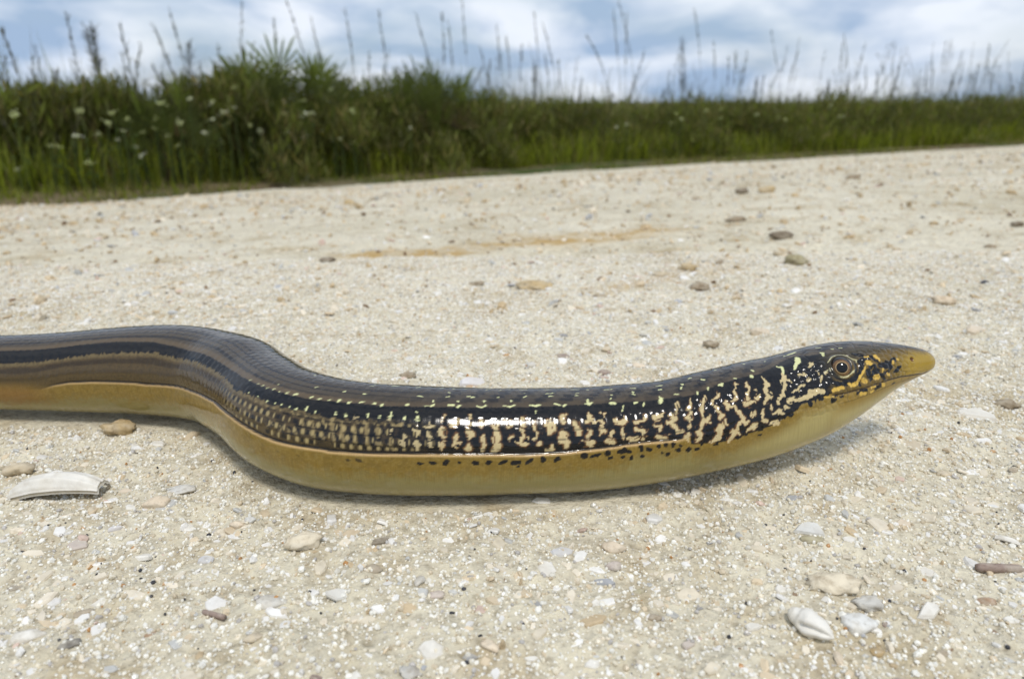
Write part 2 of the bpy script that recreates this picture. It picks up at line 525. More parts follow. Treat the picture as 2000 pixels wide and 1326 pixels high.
# fan palms: x, y, top height, half width
PALMS = [
    (-1.21, 3.93, 0.34, 0.38),
    (-0.59, 4.70, 0.32, 0.44),
    (-1.55, 3.26, 0.18, 0.22),
]
# leafy shrubs: x, y, top height, half width
SHRUBS = [
    (-1.96, 2.98, 0.11, 0.19),
    (-1.80, 3.05, 0.12, 0.17),
    (-1.77, 3.26, 0.17, 0.19),
    (-1.45, 3.57, 0.16, 0.23),
    (-0.93, 4.42, 0.17, 0.28),
    (-0.13, 4.98, 0.12, 0.32),
    (0.29, 5.31, 0.08, 0.42),
    (0.75, 5.54, 0.07, 0.44),
    (1.22, 5.78, 0.11, 0.41),
    (1.76, 6.17, 0.07, 0.48),
    (2.16, 6.25, 0.08, 0.45),
    (2.69, 6.50, 0.16, 0.42),
    (3.32, 6.79, 0.08, 0.49),
    (3.88, 7.06, 0.07, 0.50),
    (4.54, 7.39, 0.11, 0.48),
    (5.25, 7.82, 0.08, 0.50),
    (-1.26, 3.52, 0.20, 0.20),
    (-0.72, 4.23, 0.08, 0.30),
    (-0.31, 4.63, 0.04, 0.30),
    (-1.01, 3.93, 0.11, 0.25),
]
# where the animal lies on the sand (m)
REST = [(-0.4300, 0.3300), (-0.3950, 0.3180), (-0.3450, 0.2900), (-0.2900, 0.2550), (-0.2400, 0.2250), (-0.1950, 0.2040), (-0.1503, 0.1968), (-0.1346, 0.1959), (-0.1191, 0.1951), (-0.1038, 0.1937), (-0.0935, 0.1919), (-0.0835, 0.1881), (-0.0738, 0.1806), (-0.0649, 0.1711), (-0.0549, 0.1600), (-0.0449, 0.1533), (-0.0331, 0.1503), (-0.0216, 0.1494), (-0.0106, 0.1493), (0.0000, 0.1499), (0.0121, 0.1506), (0.0246, 0.1525)]
# ------------------------------------------------------------------ ground sheets
def grow(a, b, step, f, far_lo, far_hi):
    """fine steps from a to b, then ever wider ones out to the far limits"""
    mid = list(np.arange(a, b, step))
    lo, hi, x, d = [], [], a, step
    while x > far_lo:
        d *= f; x -= d; lo.append(max(x, far_lo))
    x, d = mid[-1], step
    while x < far_hi:
        d *= f; x += d; hi.append(min(x, far_hi))
    return np.array(lo[::-1] + mid + hi)

def ramp(nt, stops, fac=None):
    n = nt.nodes.new('ShaderNodeValToRGB')
    e = n.color_ramp.elements
    e[0].position, e[0].color = stops[0][0], (*stops[0][1], 1)
    e[1].position, e[1].color = stops[-1][0], (*stops[-1][1], 1)
    for p_, c_ in stops[1:-1]:
        k_ = e.new(p_); k_.color = (*c_, 1)
    if fac is not None: nt.links.new(fac, n.inputs['Fac'])
    return n
def noise(nt, scale, detail=4.0, rough=0.5, vec=None, dist=0.0):
    n = nt.nodes.new('ShaderNodeTexNoise')
    n.inputs['Scale'].default_value = scale
    n.inputs['Detail'].default_value = detail
    n.inputs['Roughness'].default_value = rough
    n.inputs['Distortion'].default_value = dist
    if vec is not None: nt.links.new(vec, n.inputs['Vector'])
    return n
def mixcol(nt, fac, a, b, mode='MIX'):
    n = nt.nodes.new('ShaderNodeMix'); n.data_type = 'RGBA'; n.blend_type = mode
    for sock, v in ((n.inputs[0], fac), (n.inputs[6], a), (n.inputs[7], b)):
        if isinstance(v, (int, float)): sock.default_value = v
        elif isinstance(v, tuple): sock.default_value = (*v, 1) if len(v) == 3 else v
        else: nt.links.new(v, sock)
    return n.outputs[2]
def bump(nt, bsdf, height, strength, dist):
    n = nt.nodes.new('ShaderNodeBump')
    n.inputs['Strength'].default_value = strength
    n.inputs['Distance'].default_value = dist
    nt.links.new(height, n.inputs['Height'])
    nt.links.new(n.outputs['Normal'], bsdf.inputs['Normal'])
    return n

# sand: pale shell sand, the finest specks as colour and relief
m_sand, nt, b = new_mat("shell_sand", 0.9, 0.25)
geo = nt.nodes.new('ShaderNodeNewGeometry')
pos = geo.outputs['Position']
broad = noise(nt, 5.0, 4, 0.55, pos)
fine = noise(nt, 420.0, 3, 0.7, pos)
mid_ = noise(nt, 60.0, 4, 0.62, pos)
base = ramp(nt, [(0.3, (0.52, 0.475, 0.36)), (0.5, (0.59, 0.545, 0.43)), (0.72, (0.645, 0.605, 0.495))], broad.outputs['Fac']).outputs['Color']
speck = ramp(nt, [(0.30, (0.55, 0.50, 0.42)), (0.45, (0.95, 0.93, 0.9)), (0.62, (1.18, 1.16, 1.1))], fine.outputs['Fac']).outputs['Color']
c1 = mixcol(nt, 0.75, base, speck, 'MULTIPLY')
patch = ramp(nt, [(0.30, (0.72, 0.64, 0.52)), (0.46, (1, 1, 1)), (0.70, (1.08, 1.07, 1.04))], mid_.outputs['Fac']).outputs['Color']
c2a = mixcol(nt, 0.75, c1, patch, 'MULTIPLY')
low_ = noise(nt, 17.0, 5, 0.7, pos, 0.4)
drift = ramp(nt, [(0.34, (0.74, 0.66, 0.53)), (0.47, (1, 1, 1)), (0.66, (1.07, 1.06, 1.05))], low_.outputs['Fac']).outputs['Color']
c2 = mixcol(nt, 0.8, c2a, drift, 'MULTIPLY')
st = nt.nodes.new('ShaderNodeAttribute'); st.attribute_name = 'Col'      # rusty streaks in the sand
c3 = mixcol(nt, st.outputs['Fac'], c2, (0.45, 0.305, 0.125))
nt.links.new(c3, b.inputs['Base Color'])
hsum = nt.nodes.new('ShaderNodeMath'); hsum.operation = 'ADD'
nt.links.new(fine.outputs['Fac'], hsum.inputs[0]); nt.links.new(mid_.outputs['Fac'], hsum.inputs[1])
hs2 = nt.nodes.new('ShaderNodeMath'); hs2.operation = 'MULTIPLY_ADD'; hs2.inputs[1].default_value = 3.0
nt.links.new(low_.outputs['Fac'], hs2.inputs[0]); nt.links.new(hsum.outputs[0], hs2.inputs[2])
bump(nt, b, hs2.outputs[0], 0.9, 0.0013)

pa = grow(-0.02, 0.42, 0.0013, 1.085, -1.7, 3.0)
qa = grow(-0.13, 0.50, 0.0013, 1.085, -70.0, 90.0)
pp, qq = np.meshgrid(pa, qa, indexing='ij')
ed = edge_p(qq) + (fbm(qq * 2.2, qq * 0 + 3.3, 31, 4) - 0.5) * 0.30
pp2 = np.where(pp > 1.2, 1.2 + (pp - 1.2) / 1.8 * (ed - 1.2), pp)
xx, yy = to_xy(pp2, qq)
zz = road_z(xx, yy)
zz[-1] -= 0.03
zz[0] -= 0.03
def streak_amt(x, y):
    amt = np.zeros_like(x)
    for (x0, y0, x1, y1, wid) in STREAKS:
        dx, dy = x1 - x0, y1 - y0
        L = math.hypot(dx, dy)
        t = ((x - x0) * dx + (y - y0) * dy) / L
        off = ((x - x0) * dy - (y - y0) * dx) / L + (fbm(x * 30, y * 30, 77, 3) - 0.5) * 0.05
        a = sstep(wid, 0.25 * wid, np.abs(off)) * sstep(-0.01, 0.02, t) * sstep(L + 0.03, L - 0.02, t)
        amt = np.maximum(amt, a * (0.42 + 0.58 * sstep(0.38, 0.62, fbm(x * 90, y * 90, 5, 3))))
    return amt
stc = streak_amt(xx, yy).ravel()
road = obj("sand_road", mesh_from("sand_road", np.stack([xx, yy, zz], -1).reshape(-1, 3),
           grid_faces(len(pa), len(qa))[:, ::-1], True, np.repeat(stc[:, None], 3, 1), m_sand))
tag(road, kind="structure")

# verge and plain beyond the road
m_soil, nt, b = new_mat("verge_soil", 0.95, 0.15)
geo = nt.nodes.new('ShaderNodeNewGeometry'); pos = geo.outputs['Position']
a1 = noise(nt, 1.7, 5, 0.6, pos); a2 = noise(nt, 26.0, 4, 0.6, pos)
soil = ramp(nt, [(0.3, (0.10, 0.07, 0.042)), (0.55, (0.20, 0.15, 0.09)), (0.75, (0.32, 0.27, 0.19))], a2.outputs['Fac']).outputs['Color']
moss = ramp(nt, [(0.35, (0.035, 0.05, 0.012)), (0.65, (0.075, 0.10, 0.022))], a2.outputs['Fac']).outputs['Color']
fac = ramp(nt, [(0.42, (0, 0, 0)), (0.58, (1, 1, 1))], a1.outputs['Fac']).outputs['Color']
nt.links.new(mixcol(nt, fac, soil, moss), b.inputs['Base Color'])
bump(nt, b, a2.outputs['Fac'], 1.0, 0.02)
def verge_z(x, y):
    p, q = to_pq(x, y)
    z = -road_drop(np.clip(p, -4.0, edge_p(q) - 0.05)) - 0.012
    far = sstep(2.0, 3.4, p)
    return z + far * (fbm(x * 2.5, y * 2.5, 41, 4) - 0.5) * 0.05
pv = grow(2.2, 6.0, 0.05, 1.16, -5000, 5000)
qv = grow(-4.0, 10.0, 0.06, 1.16, -5000, 5000)
pp, qq = np.meshgrid(pv, qv, indexing='ij')
xx, yy = to_xy(pp, qq)
ground = obj("ground", mesh_from("ground", np.stack([xx, yy, verge_z(xx, yy)], -1).reshape(-1, 3),
             grid_faces(len(pv), len(qv))[:, ::-1], True, None, m_soil))
tag(ground, kind="structure")
# ------------------------------------------------------------------ legless lizard: one swept skin
# axis stations: x, y, z, radius (mm) from tail tip to snout
AXIS = np.array([
    (-430.0, 330.0, 1.20, 1.00),
    (-395.0, 318.0, 3.50, 3.40),
    (-345.0, 290.0, 5.80, 6.00),
    (-290.0, 255.0, 7.60, 8.00),
    (-240.0, 225.0, 8.70, 9.40),
    (-195.0, 204.0, 9.60, 10.20),
    (-150.3, 196.8, 9.93, 10.67),
    (-134.6, 195.9, 10.36, 11.14),
    (-119.1, 195.1, 11.08, 11.91),
    (-103.8, 193.7, 11.82, 12.71),
    (-93.5, 191.9, 12.06, 12.96),
    (-83.5, 188.1, 12.04, 12.95),
    (-73.8, 180.6, 12.26, 13.19),
    (-64.9, 171.1, 11.95, 12.85),
    (-54.9, 160.0, 11.96, 12.86),
    (-44.9, 153.3, 11.87, 12.76),
    (-33.1, 150.3, 11.61, 12.49),
    (-21.6, 149.4, 11.40, 12.25),
    (-10.6, 149.3, 11.23, 12.08),
    (0.0, 149.9, 11.05, 11.89),
    (12.1, 150.6, 10.99, 11.81),
    (24.6, 152.5, 10.94, 11.76),
    (36.2, 153.6, 11.98, 11.45),
    (45.6, 155.6, 13.17, 11.62),
    (55.3, 157.8, 14.57, 11.67),
    (64.8, 160.2, 16.07, 11.29),
    (72.8, 162.2, 18.06, 10.75),
    (79.9, 164.0, 20.17, 9.56),
    (86.2, 165.5, 21.68, 7.97),
    (92.5, 167.0, 22.67, 6.11),
    (97.4, 168.0, 23.17, 4.66),
    (101.1, 168.7, 23.29, 3.57),
    (102.8, 169.0, 23.18, 3.08),
    (104.2, 169.3, 23.02, 2.45),
    (105.3, 169.5, 22.85, 1.61),
    (105.8, 169.6, 22.81, 0.77),
    (106.0, 169.6, 22.80, 0.04),
])
def pchip(xk, yk, x):
    xk = np.asarray(xk, float); yk = np.asarray(yk, float)
    h = np.diff(xk); d = np.diff(yk, axis=0) / (h if yk.ndim == 1 else h[:, None])
    m = np.zeros_like(yk)
    w1 = 2 * h[1:] + h[:-1]; w2 = h[1:] + 2 * h[:-1]
    if yk.ndim > 1: w1, w2 = w1[:, None], w2[:, None]
    with np.errstate(divide='ignore', invalid='ignore'):
        hm = (w1 + w2) / (w1 / d[:-1] + w2 / d[1:])
    m[1:-1] = np.where(d[:-1] * d[1:] > 0, hm, 0.0)
    m[0], m[-1] = d[0], d[-1]
    i = np.clip(np.searchsorted(xk, x) - 1, 0, len(xk) - 2)
    t = (x - xk[i]) / h[i]
    hh = h[i]
    if yk.ndim > 1: t, hh = t[:, None], hh[:, None]
    return ((1 + 2 * t) * (1 - t) ** 2 * yk[i] + t * (1 - t) ** 2 * hh * m[i]
            + t * t * (3 - 2 * t) * yk[i + 1] + t * t * (t - 1) * hh * m[i + 1])
def cubic(xk, yk, x):
    """Catmull-Rom style cubic through the stations"""
    xk = np.asarray(xk, float); yk = np.asarray(yk, float)
    m = np.gradient(yk, xk, axis=0)
    i = np.clip(np.searchsorted(xk, x) - 1, 0, len(xk) - 2)
    h = (xk[i + 1] - xk[i])[:, None]
    t = ((x - xk[i]) / (xk[i + 1] - xk[i]))[:, None]
    return ((1 + 2 * t) * (1 - t) ** 2 * yk[i] + t * (1 - t) ** 2 * h * m[i]
            + t * t * (3 - 2 * t) * yk[i + 1] + t * t * (t - 1) * h * m[i + 1])
_sk = np.concatenate([[0], np.cumsum(np.linalg.norm(np.diff(AXIS[:, :3], axis=0), axis=1))])
S0 = _sk[6]                       # s = 0 where the tail leaves the picture
_sk = _sk - S0
S_TIP = _sk[-1]
S = np.concatenate([np.linspace(_sk[0], -14, 90, endpoint=False), np.arange(-14, S_TIP - 70, 0.30),
                    np.arange(S_TIP - 70, S_TIP - 3, 0.22),
                    S_TIP - 3 * (1 - np.sin(np.linspace(0, np.pi / 2, 26)))])
PHI = np.radians(np.concatenate([np.linspace(-30, 165, 214, endpoint=False), np.linspace(165, 330, 56, endpoint=False)]))
NR, NC = len(S), len(PHI)
cen = cubic(_sk, AXIS[:, :3], S)
rad = np.maximum(pchip(_sk, AXIS[:, 3], S), 0.02)
k = np.ones(25) / 25                    # soften the axis a little
pad = np.concatenate([np.repeat(cen[:1], 12, 0), cen, np.repeat(cen[-1:], 12, 0)])
csm = np.stack([np.convolve(pad[:, i], k, 'valid') for i in range(3)], 1)
tan = np.gradient(csm, S, axis=0)
tan /= np.linalg.norm(tan, axis=1)[:, None]
nrm = np.cross(tan, [0, 0, 1.0]); nrm /= np.linalg.norm(nrm, axis=1)[:, None]
bin_ = np.cross(nrm, tan)
sg, pg = np.meshgrid(S, PHI, indexing='ij')
rg = np.repeat(rad[:, None], NC, 1)
sn, cs = np.sin(pg), np.cos(pg)
nexp = np.where(cs < 0, 2.25, 2.06)
shape = (np.abs(sn) ** nexp + np.abs(cs) ** nexp) ** (-1 / nexp)
def liz_points(disp):
    rr = rg * shape + disp
    return cen[:, None, :] + rr[..., None] * (sn[..., None] * nrm[:, None, :] + cs[..., None] * bin_[:, None, :])
# marks on the skin: strokes of (millimetres along the body, degrees round it from the back, width in millimetres)
MARKS = {
    'c': [
        [(202.27, 33.8, 0.28), (202, 40.2, 0.53), (201.61, 46, 0.56), (200.65, 47.1, 0.84), (201.17, 52.5, 0.56), (199.9, 55.2, 0.84), (200.49, 60.2, 0.75), (200.83, 64.8, 1.02), (201.98, 66.6, 0.84)],
        [(205.62, 31.9, 0.28), (205.46, 35.1, 0.38), (204.82, 42, 0.85), (204.23, 46.5, 0.75)],
        [(203.79, 51.9, 1.22), (204.1, 56.9, 0.84)],
        [(208.58, 31.7, 0.38), (208.57, 33.8, 0.57), (207.71, 41.1, 0.57), (206.75, 49, 1.13), (206.6, 54.7, 0.75), (206.78, 57.7, 1.13), (207.43, 60.4, 0.94), (208.15, 57.5, 0.85), (207.46, 63.1, 0.94)],
        [(206.43, 60.2, 0.94), (205.87, 65.3, 1.03), (205.31, 70.9, 1.12), (205.72, 75.7, 0.94), (204.8, 79.4, 1.12)],
        [(211.83, 30.5, 0.29), (211.86, 35.7, 0.57), (210.1, 42.9, 0.57), (209.88, 47.6, 0.57), (210.51, 53.2, 0.94), (211.45, 57.5, 1.13), (210.77, 59.3, 1.13)],
        [(211.45, 64.7, 1.13), (211.47, 68.4, 0.75)],
        [(210.27, 68.1, 1.32), (209.45, 73.9, 1.5), (209.24, 80.3, 1.5), (207.93, 84.8, 0.94)],
        [(217.09, 27.7, 0.87), (216.68, 31.5, 0.48), (216.03, 35.8, 0.67), (215.86, 42.1, 0.86), (214.89, 45.2, 0.85)],
        [(213.03, 45.1, 0.76), (213.21, 50.2, 1.13), (213.9, 52, 0.76), (213.11, 52.2, 0.76)],
        [(214.96, 52.1, 0.57), (215, 58, 0.94), (215.17, 62, 1.13), (215.65, 68.1, 1.32), (216.06, 72.2, 0.76), (216.93, 71.2, 0.76)],
        [(214.29, 71.2, 0.94), (213.87, 76.6, 1.32), (212.75, 82.1, 1.7), (211.61, 87, 1.13)],
        [(213.65, 77.5, 0.94), (214.55, 82.2, 0.66)],
        [(219.89, 27.9, 0.58), (219.7, 33.8, 0.96), (219.4, 37.9, 0.38), (218.28, 43.9, 1.24), (218, 47.7, 0.95)],
        [(219.28, 52.2, 0.76), (218.47, 52, 0.95), (217.12, 53.6, 1.14)],
        [(220.92, 41, 0.67), (220.78, 45, 0.38), (220.11, 49.1, 0.95)],
        [(223.61, 26.2, 0.58), (223.73, 32, 0.87), (223.82, 36.9, 1.16), (223.05, 42.4, 0.77), (223.11, 48.6, 1.34), (222.26, 52.7, 1.14), (221.27, 55.4, 0.76)],
        [(229.53, 26.3, 0.59), (228.85, 32, 0.97), (228.54, 36.5, 1.55), (227.07, 38.3, 0.58)],
        [(228.64, 35.5, 0.78), (229.92, 39.2, 0.58)],
        [(228.22, 41.8, 0.97), (227.38, 46.2, 0.77), (226.36, 52.2, 0.96), (225.09, 53.8, 0.86)],
        [(224.58, 58.1, 1.05), (224.5, 59, 0.95)],
        [(222.62, 62.7, 0.95), (222.89, 61.1, 0.76)],
        [(220.72, 64.2, 0.76), (220.49, 68.6, 0.85), (220.08, 73.1, 0.76), (221.03, 75.5, 0.95)],
        [(218.7, 63.9, 0.95), (218.13, 67, 0.57)],
        [(218.77, 76.3, 0.95), (217.27, 79.6, 1.33), (216.39, 82.4, 0.76)],
        [(223.28, 70.1, 0.95), (224.19, 68.4, 1.14), (225.27, 72.3, 0.95)],
        [(223.76, 80.3, 1.14), (221.93, 80, 0.76)],
        [(225.84, 65.3, 1.15), (226.24, 65.8, 0.96)],
        [(228.74, 51.8, 0.48), (230.89, 50.2, 0.68), (233.07, 48.7, 0.48)],
        [(226.89, 59.7, 0.96), (228.53, 59.6, 1.34), (230.23, 62.6, 1.35), (232.15, 60.1, 1.16), (233.32, 57.6, 1.16)],
        [(232.78, 34.3, 0.68), (233.97, 33.8, 0.88), (234.65, 36.1, 0.68)],
        [(174, 47, 0.64), (173.79, 56.4, 0.63)],
        [(176.01, 38.9, 1.44), (175.89, 43.9, 1.11), (175.9, 46.5, 0.48)],
        [(178.2, 46.1, 1.27), (178.28, 51, 0.95), (178.3, 54.7, 1.43), (178.29, 58.3, 1.27)],
        [(175.6, 58.1, 1.58), (175.4, 61.7, 1.42), (175.33, 66.4, 1.42), (176.2, 68.6, 0.95), (175.9, 71.8, 0.95)],
        [(181.03, 37.6, 0.64), (181.3, 41.1, 1.12), (180.73, 47.5, 0.96)],
        [(181, 45.2, 0.8), (182.51, 46.7, 0.8), (183.28, 48.1, 1.12), (183.68, 52.1, 0.8), (183.3, 56.9, 1.43), (182.99, 59.8, 0.8)],
        [(183.99, 38.2, 0.64), (184.58, 39.1, 0.81), (184.18, 41.9, 0.48)],
        [(180.71, 57.5, 1.11), (180.39, 62.1, 1.43)],
        [(179.48, 67.4, 0.79), (180.4, 69.8, 1.58), (181.16, 70.7, 0.79)],
        [(189.68, 43.8, 0.64), (189.5, 48.6, 1.13), (188.34, 49.7, 1.12), (186.65, 48, 0.96)],
        [(185.88, 59.1, 0.8), (185.23, 62.9, 1.28)],
        [(184.52, 67.9, 0.96), (185.86, 70.6, 1.43)],
        [(188.62, 55.3, 0.8), (188.48, 60.1, 1.12), (188.62, 65.4, 0.64)],
        [(189.16, 67.9, 0.64), (191.18, 69.4, 0.96), (192.51, 68.7, 0.64)],
        [(193.81, 69.9, 1.28), (193.94, 71.6, 0.96)],
        [(194.82, 44.9, 1.29), (194.22, 50.4, 0.97), (192.11, 51.1, 0.8)],
        [(192.25, 58.2, 1.28), (193.55, 59.7, 0.8), (194.22, 60.2, 0.96), (193.92, 63.8, 0.8)],
        [(197.19, 45.5, 0.65), (197.19, 49.4, 0.97), (197.97, 49.2, 0.81), (198.71, 43.8, 0.49)],
        [(198.7, 44.7, 0.57), (198.41, 50.2, 0.48)],
        [(196.63, 58.3, 0.96), (197.49, 57.6, 0.97), (198.09, 58.3, 0.97), (197.79, 62.9, 0.48)],
        [(196.9, 66.9, 0.96), (197.74, 70.7, 1.12), (198.9, 71.5, 0.96)],
        [(202.34, 34.8, 0.33), (202, 41.1, 0.49), (201.55, 46.9, 0.65), (200.54, 47.6, 0.97)],
        [(200.96, 52.9, 0.97), (199.9, 56.3, 0.97), (200.5, 61.3, 0.8), (201.39, 65.5, 0.97), (202.03, 65.8, 0.64)],
        [(204.84, 42.9, 0.65), (204.37, 46.6, 0.65), (203.77, 52, 0.97), (204.09, 57.4, 0.81)],
        [(203.61, 64.2, 0.65), (204.03, 62.9, 0.65)],
        [(203.19, 72.1, 0.89), (202.57, 76.9, 0.81)],
        [(150.13, 42.1, 0.57), (150.71, 39.3, 0.66)],
        [(153.4, 41.6, 0.71), (153.14, 46.4, 0.94), (152.19, 49.3, 0.94)],
        [(152.89, 47.9, 0.94), (153.05, 50.2, 0.94)],
        [(155.78, 38.3, 0.48), (156.39, 40.2, 0.63), (156.11, 42.1, 0.4)],
        [(155.89, 47, 0.47), (155.8, 49.3, 0.71)],
        [(155.76, 53.8, 1.26), (156.32, 56.9, 1.25), (155.48, 62, 0.86)],
        [(158.37, 43.2, 0.87), (158.2, 48.4, 1.18)],
        [(153.11, 59.2, 1.25), (153.01, 64.2, 0.7)],
        [(152.82, 67.6, 0.86), (152.92, 69.9, 0.78), (153.71, 67.6, 0.63)],
        [(155.78, 68.4, 1.1), (155.8, 72.1, 1.49)],
        [(158.5, 58.4, 0.94), (158.5, 64.1, 1.02)],
        [(158.55, 67.9, 1.41), (158.47, 74.7, 0.78)],
        [(160.82, 48.7, 1.1), (161.24, 52.4, 0.95), (161.22, 56.8, 1.26), (161.4, 61.5, 1.49), (161.07, 66, 0.86)],
        [(161.52, 68.7, 1.26), (161.51, 72, 1.41), (160.91, 75.8, 1.26)],
        [(163.01, 44.7, 0.79), (164.2, 43.8, 0.95), (164.32, 49.6, 0.79)],
        [(164.5, 60.2, 1.18), (164.19, 64.7, 0.71)],
        [(167.5, 43.3, 1.27), (167.3, 48.9, 0.95)],
        [(166.94, 54.2, 0.87), (167.46, 60.2, 1.26), (167.29, 64.1, 0.71)],
        [(165.59, 67.2, 0.47), (166.59, 68.4, 1.18), (168.05, 69.7, 1.1)],
        [(169.9, 46.6, 0.71), (169.97, 52.9, 0.63)],
        [(170.28, 58.1, 0.95), (170.05, 62.6, 1.1)],
        [(170.86, 68.8, 1.1), (170.64, 69.6, 0.87)],
        [(173.02, 45.2, 1.43), (172.28, 49.2, 0.87)],
        [(172.94, 51.6, 0.95), (173.2, 56.9, 1.42)],
        [(173.17, 70.4, 0.79), (173.25, 74.3, 1.1), (171.95, 76.1, 0.63)],
        [(150.42, 53.9, 1.41), (150.48, 60.6, 1.17)],
        [(150.53, 67.9, 1.17), (150.4, 73.9, 0.94)],
        [(132.77, 43.2, 0.57), (132.31, 45.3, 0.47)],
        [(139.42, 43.8, 0.71), (139.31, 45.5, 0.63)],
        [(150.69, 39.1, 0.66), (150.67, 42.1, 0.66), (149.81, 44.9, 0.57)],
        [(153.51, 41.6, 0.71), (153.1, 47.2, 1.02), (152.22, 50, 0.71)],
        [(140.15, 54.8, 0.53), (140.12, 57, 0.53)],
        [(142.33, 59.4, 0.86), (142.63, 64.6, 0.94)],
        [(142.62, 68.6, 1.09), (142.94, 71.7, 0.94)],
        [(144.63, 54.8, 1.1), (145.31, 55.7, 0.94), (145.19, 60.5, 0.44)],
        [(145.17, 67, 1.25), (145.61, 69.2, 0.94), (145.52, 72.7, 0.94)],
        [(147.82, 46.1, 0.63), (147.98, 48.4, 0.94), (146.79, 50.1, 0.55)],
        [(147.71, 56.6, 0.86), (147.93, 63, 0.86)],
        [(147.93, 68.8, 1.25), (148, 70.2, 1.09)],
        [(150.38, 53.2, 1.41), (150.54, 57, 1.1), (150.4, 62, 0.78)],
        [(150.42, 67.3, 1.09), (150.54, 70.8, 0.94), (150.43, 74.6, 0.94)],
        [(153.1, 59.8, 1.33), (153.09, 62, 1.1)],
        [(152.8, 67.1, 0.86), (153.06, 69.3, 0.94), (153.86, 67.2, 0.55)],
        [(238.53, 24.7, 0.83), (237.78, 25.8, 1.17), (237.01, 27, 0.67)],
        [(234.27, 42.5, 0.82), (235.23, 42.9, 0.58)],
        [(229.78, 61.4, 1.3), (231.68, 61.2, 1.46), (233.62, 59.7, 1.96), (235.38, 60.5, 1.8), (237.04, 62.4, 1.15)],
        [(238.12, 46.2, 0.66), (237.7, 48.8, 0.66)],
        [(239.62, 42, 0.5), (239.8, 44.8, 0.56)],
        [(238.05, 37.9, 0.4), (237.88, 40.8, 0.4)],
    ],
    'g': [
        [(213.65, 22.9, 0.77), (213.95, 25.3, 0.58), (214.28, 22.1, 0.48)],
        [(229.31, 14.8, 0.59), (230.36, 18.3, 0.79), (229.53, 26.3, 0.59)],
        [(236.3, 9.2, 1.4), (235.64, 15.6, 1.39), (234.44, 20.2, 0.59), (233.28, 24.5, 0.79)],
        [(234.32, -4.5, 0.3), (235.95, -5.5, 0.45), (238.04, -6.6, 0.41)],
        [(225.58, -12, 0.51), (225.61, -11.6, 0.51)],
        [(222.94, -7.2, 0.4), (223.02, -6.9, 0.4)],
        [(228.02, -1.4, 0.36), (228.45, -1.7, 0.4)],
        [(222.94, 12.1, 0.63), (222.97, 13.7, 0.63)],
        [(221.77, 21.1, 0.88), (221.55, 22.9, 0.78)],
        [(217.59, 18.3, 0.27), (218.11, 19.2, 0.54)],
        [(210.75, 23.3, 0.48), (210.39, 26.8, 0.48)],
        [(207.77, 25.6, 0.48), (207.48, 28.3, 0.53)],
        [(210.73, 7.1, 0.66), (210.99, 8.5, 0.66)],
        [(205.71, 8.3, 0.51), (205.59, 9.2, 0.5)],
        [(205, 13.7, 0.58), (204.88, 14.8, 0.58)],
        [(202.81, 22.7, 0.53), (203.23, 23.5, 0.53)],
        [(215.69, -7.9, 0.36), (216.11, -7.7, 0.36)],
        [(208.38, -0.9, 0.35), (208.98, -2.2, 0.35)],
        [(189.9, 31.6, 0.42), (189.4, 36.5, 0.45)],
        [(174.37, 23.8, 0.45), (175.3, 26, 0.45)],
        [(176.19, 26.5, 0.73), (176.63, 25.2, 0.65)],
        [(181.6, 19.7, 0.57), (181.32, 25.8, 0.78), (182.22, 23.9, 0.42)],
        [(180.65, 25.5, 0.32), (181.32, 25.8, 0.49)],
        [(186.53, 27.1, 0.59), (187.78, 26.4, 0.82)],
        [(193.06, 28.7, 0.65), (193.67, 28, 0.74)],
        [(195.37, 29.6, 0.49), (195.05, 33.7, 0.26)],
        [(199.3, 22.7, 0.33), (199.57, 25.9, 0.74), (199.12, 30.1, 0.9), (198.89, 33.3, 0.33)],
        [(178.9, -5.8, 0.23), (180.73, -3.8, 0.27)],
        [(182.5, -2.8, 0.27), (182.84, -2.7, 0.27)],
        [(179.5, 6, 0.26), (180.1, 5.7, 0.26)],
        [(179.2, 11.5, 0.49), (179.63, 11, 0.49)],
        [(186.7, 0.1, 0.2), (187.49, 0.3, 0.27), (188.66, 0.4, 0.37)],
        [(187.3, 18.3, 0.43), (187.15, 20.2, 0.43)],
        [(187.59, 13.8, 0.25), (188.01, 13.7, 0.25)],
        [(193.6, 1.8, 0.3), (194.8, 1.8, 0.3)],
        [(193.59, 10.2, 0.57), (193.9, 11.7, 0.5)],
        [(193.57, 14, 0.46), (193.95, 15.6, 0.46)],
        [(199.84, 1.4, 0.24), (201.25, 1, 0.3)],
        [(199.9, 11, 0.43), (200.52, 10.9, 0.43)],
        [(205.54, 7.6, 0.44), (205.86, 8.2, 0.44)],
        [(205, 13.7, 0.57), (204.85, 15.5, 0.57)],
        [(202.77, 22.4, 0.43), (203.32, 23.8, 0.43)],
        [(151.38, 26, 0.54), (152.46, 25.6, 0.58)],
        [(153.56, 26.1, 0.45), (153.28, 28.7, 0.45)],
        [(157.21, 26.5, 0.35), (158.41, 27.9, 0.54), (159.1, 25.6, 0.51)],
        [(163, 25.9, 0.23), (164.35, 27, 0.42)],
        [(164.5, 27.5, 0.51), (165.4, 25.2, 0.52)],
        [(168.98, 25.5, 0.45), (170.49, 26.5, 0.71), (171.1, 25.2, 0.68)],
        [(151.3, 2.9, 0.36), (151.3, 4.5, 0.36)],
        [(150.7, 13.6, 0.36), (151.26, 12, 0.42)],
        [(155.14, 11, 0.29), (155.62, 11.5, 0.33)],
        [(156.13, 12.8, 0.42), (156.66, 11.9, 0.42)],
        [(161.73, 12.8, 0.29), (162.1, 12.4, 0.39)],
        [(168.03, 4, 0.3), (168.14, 4.4, 0.3)],
        [(167.8, 12.5, 0.46), (168.36, 11, 0.43)],
        [(153.27, 19.6, 0.52), (153.37, 20.2, 0.52)],
        [(158.8, 18.5, 0.58), (158.8, 20.1, 0.55)],
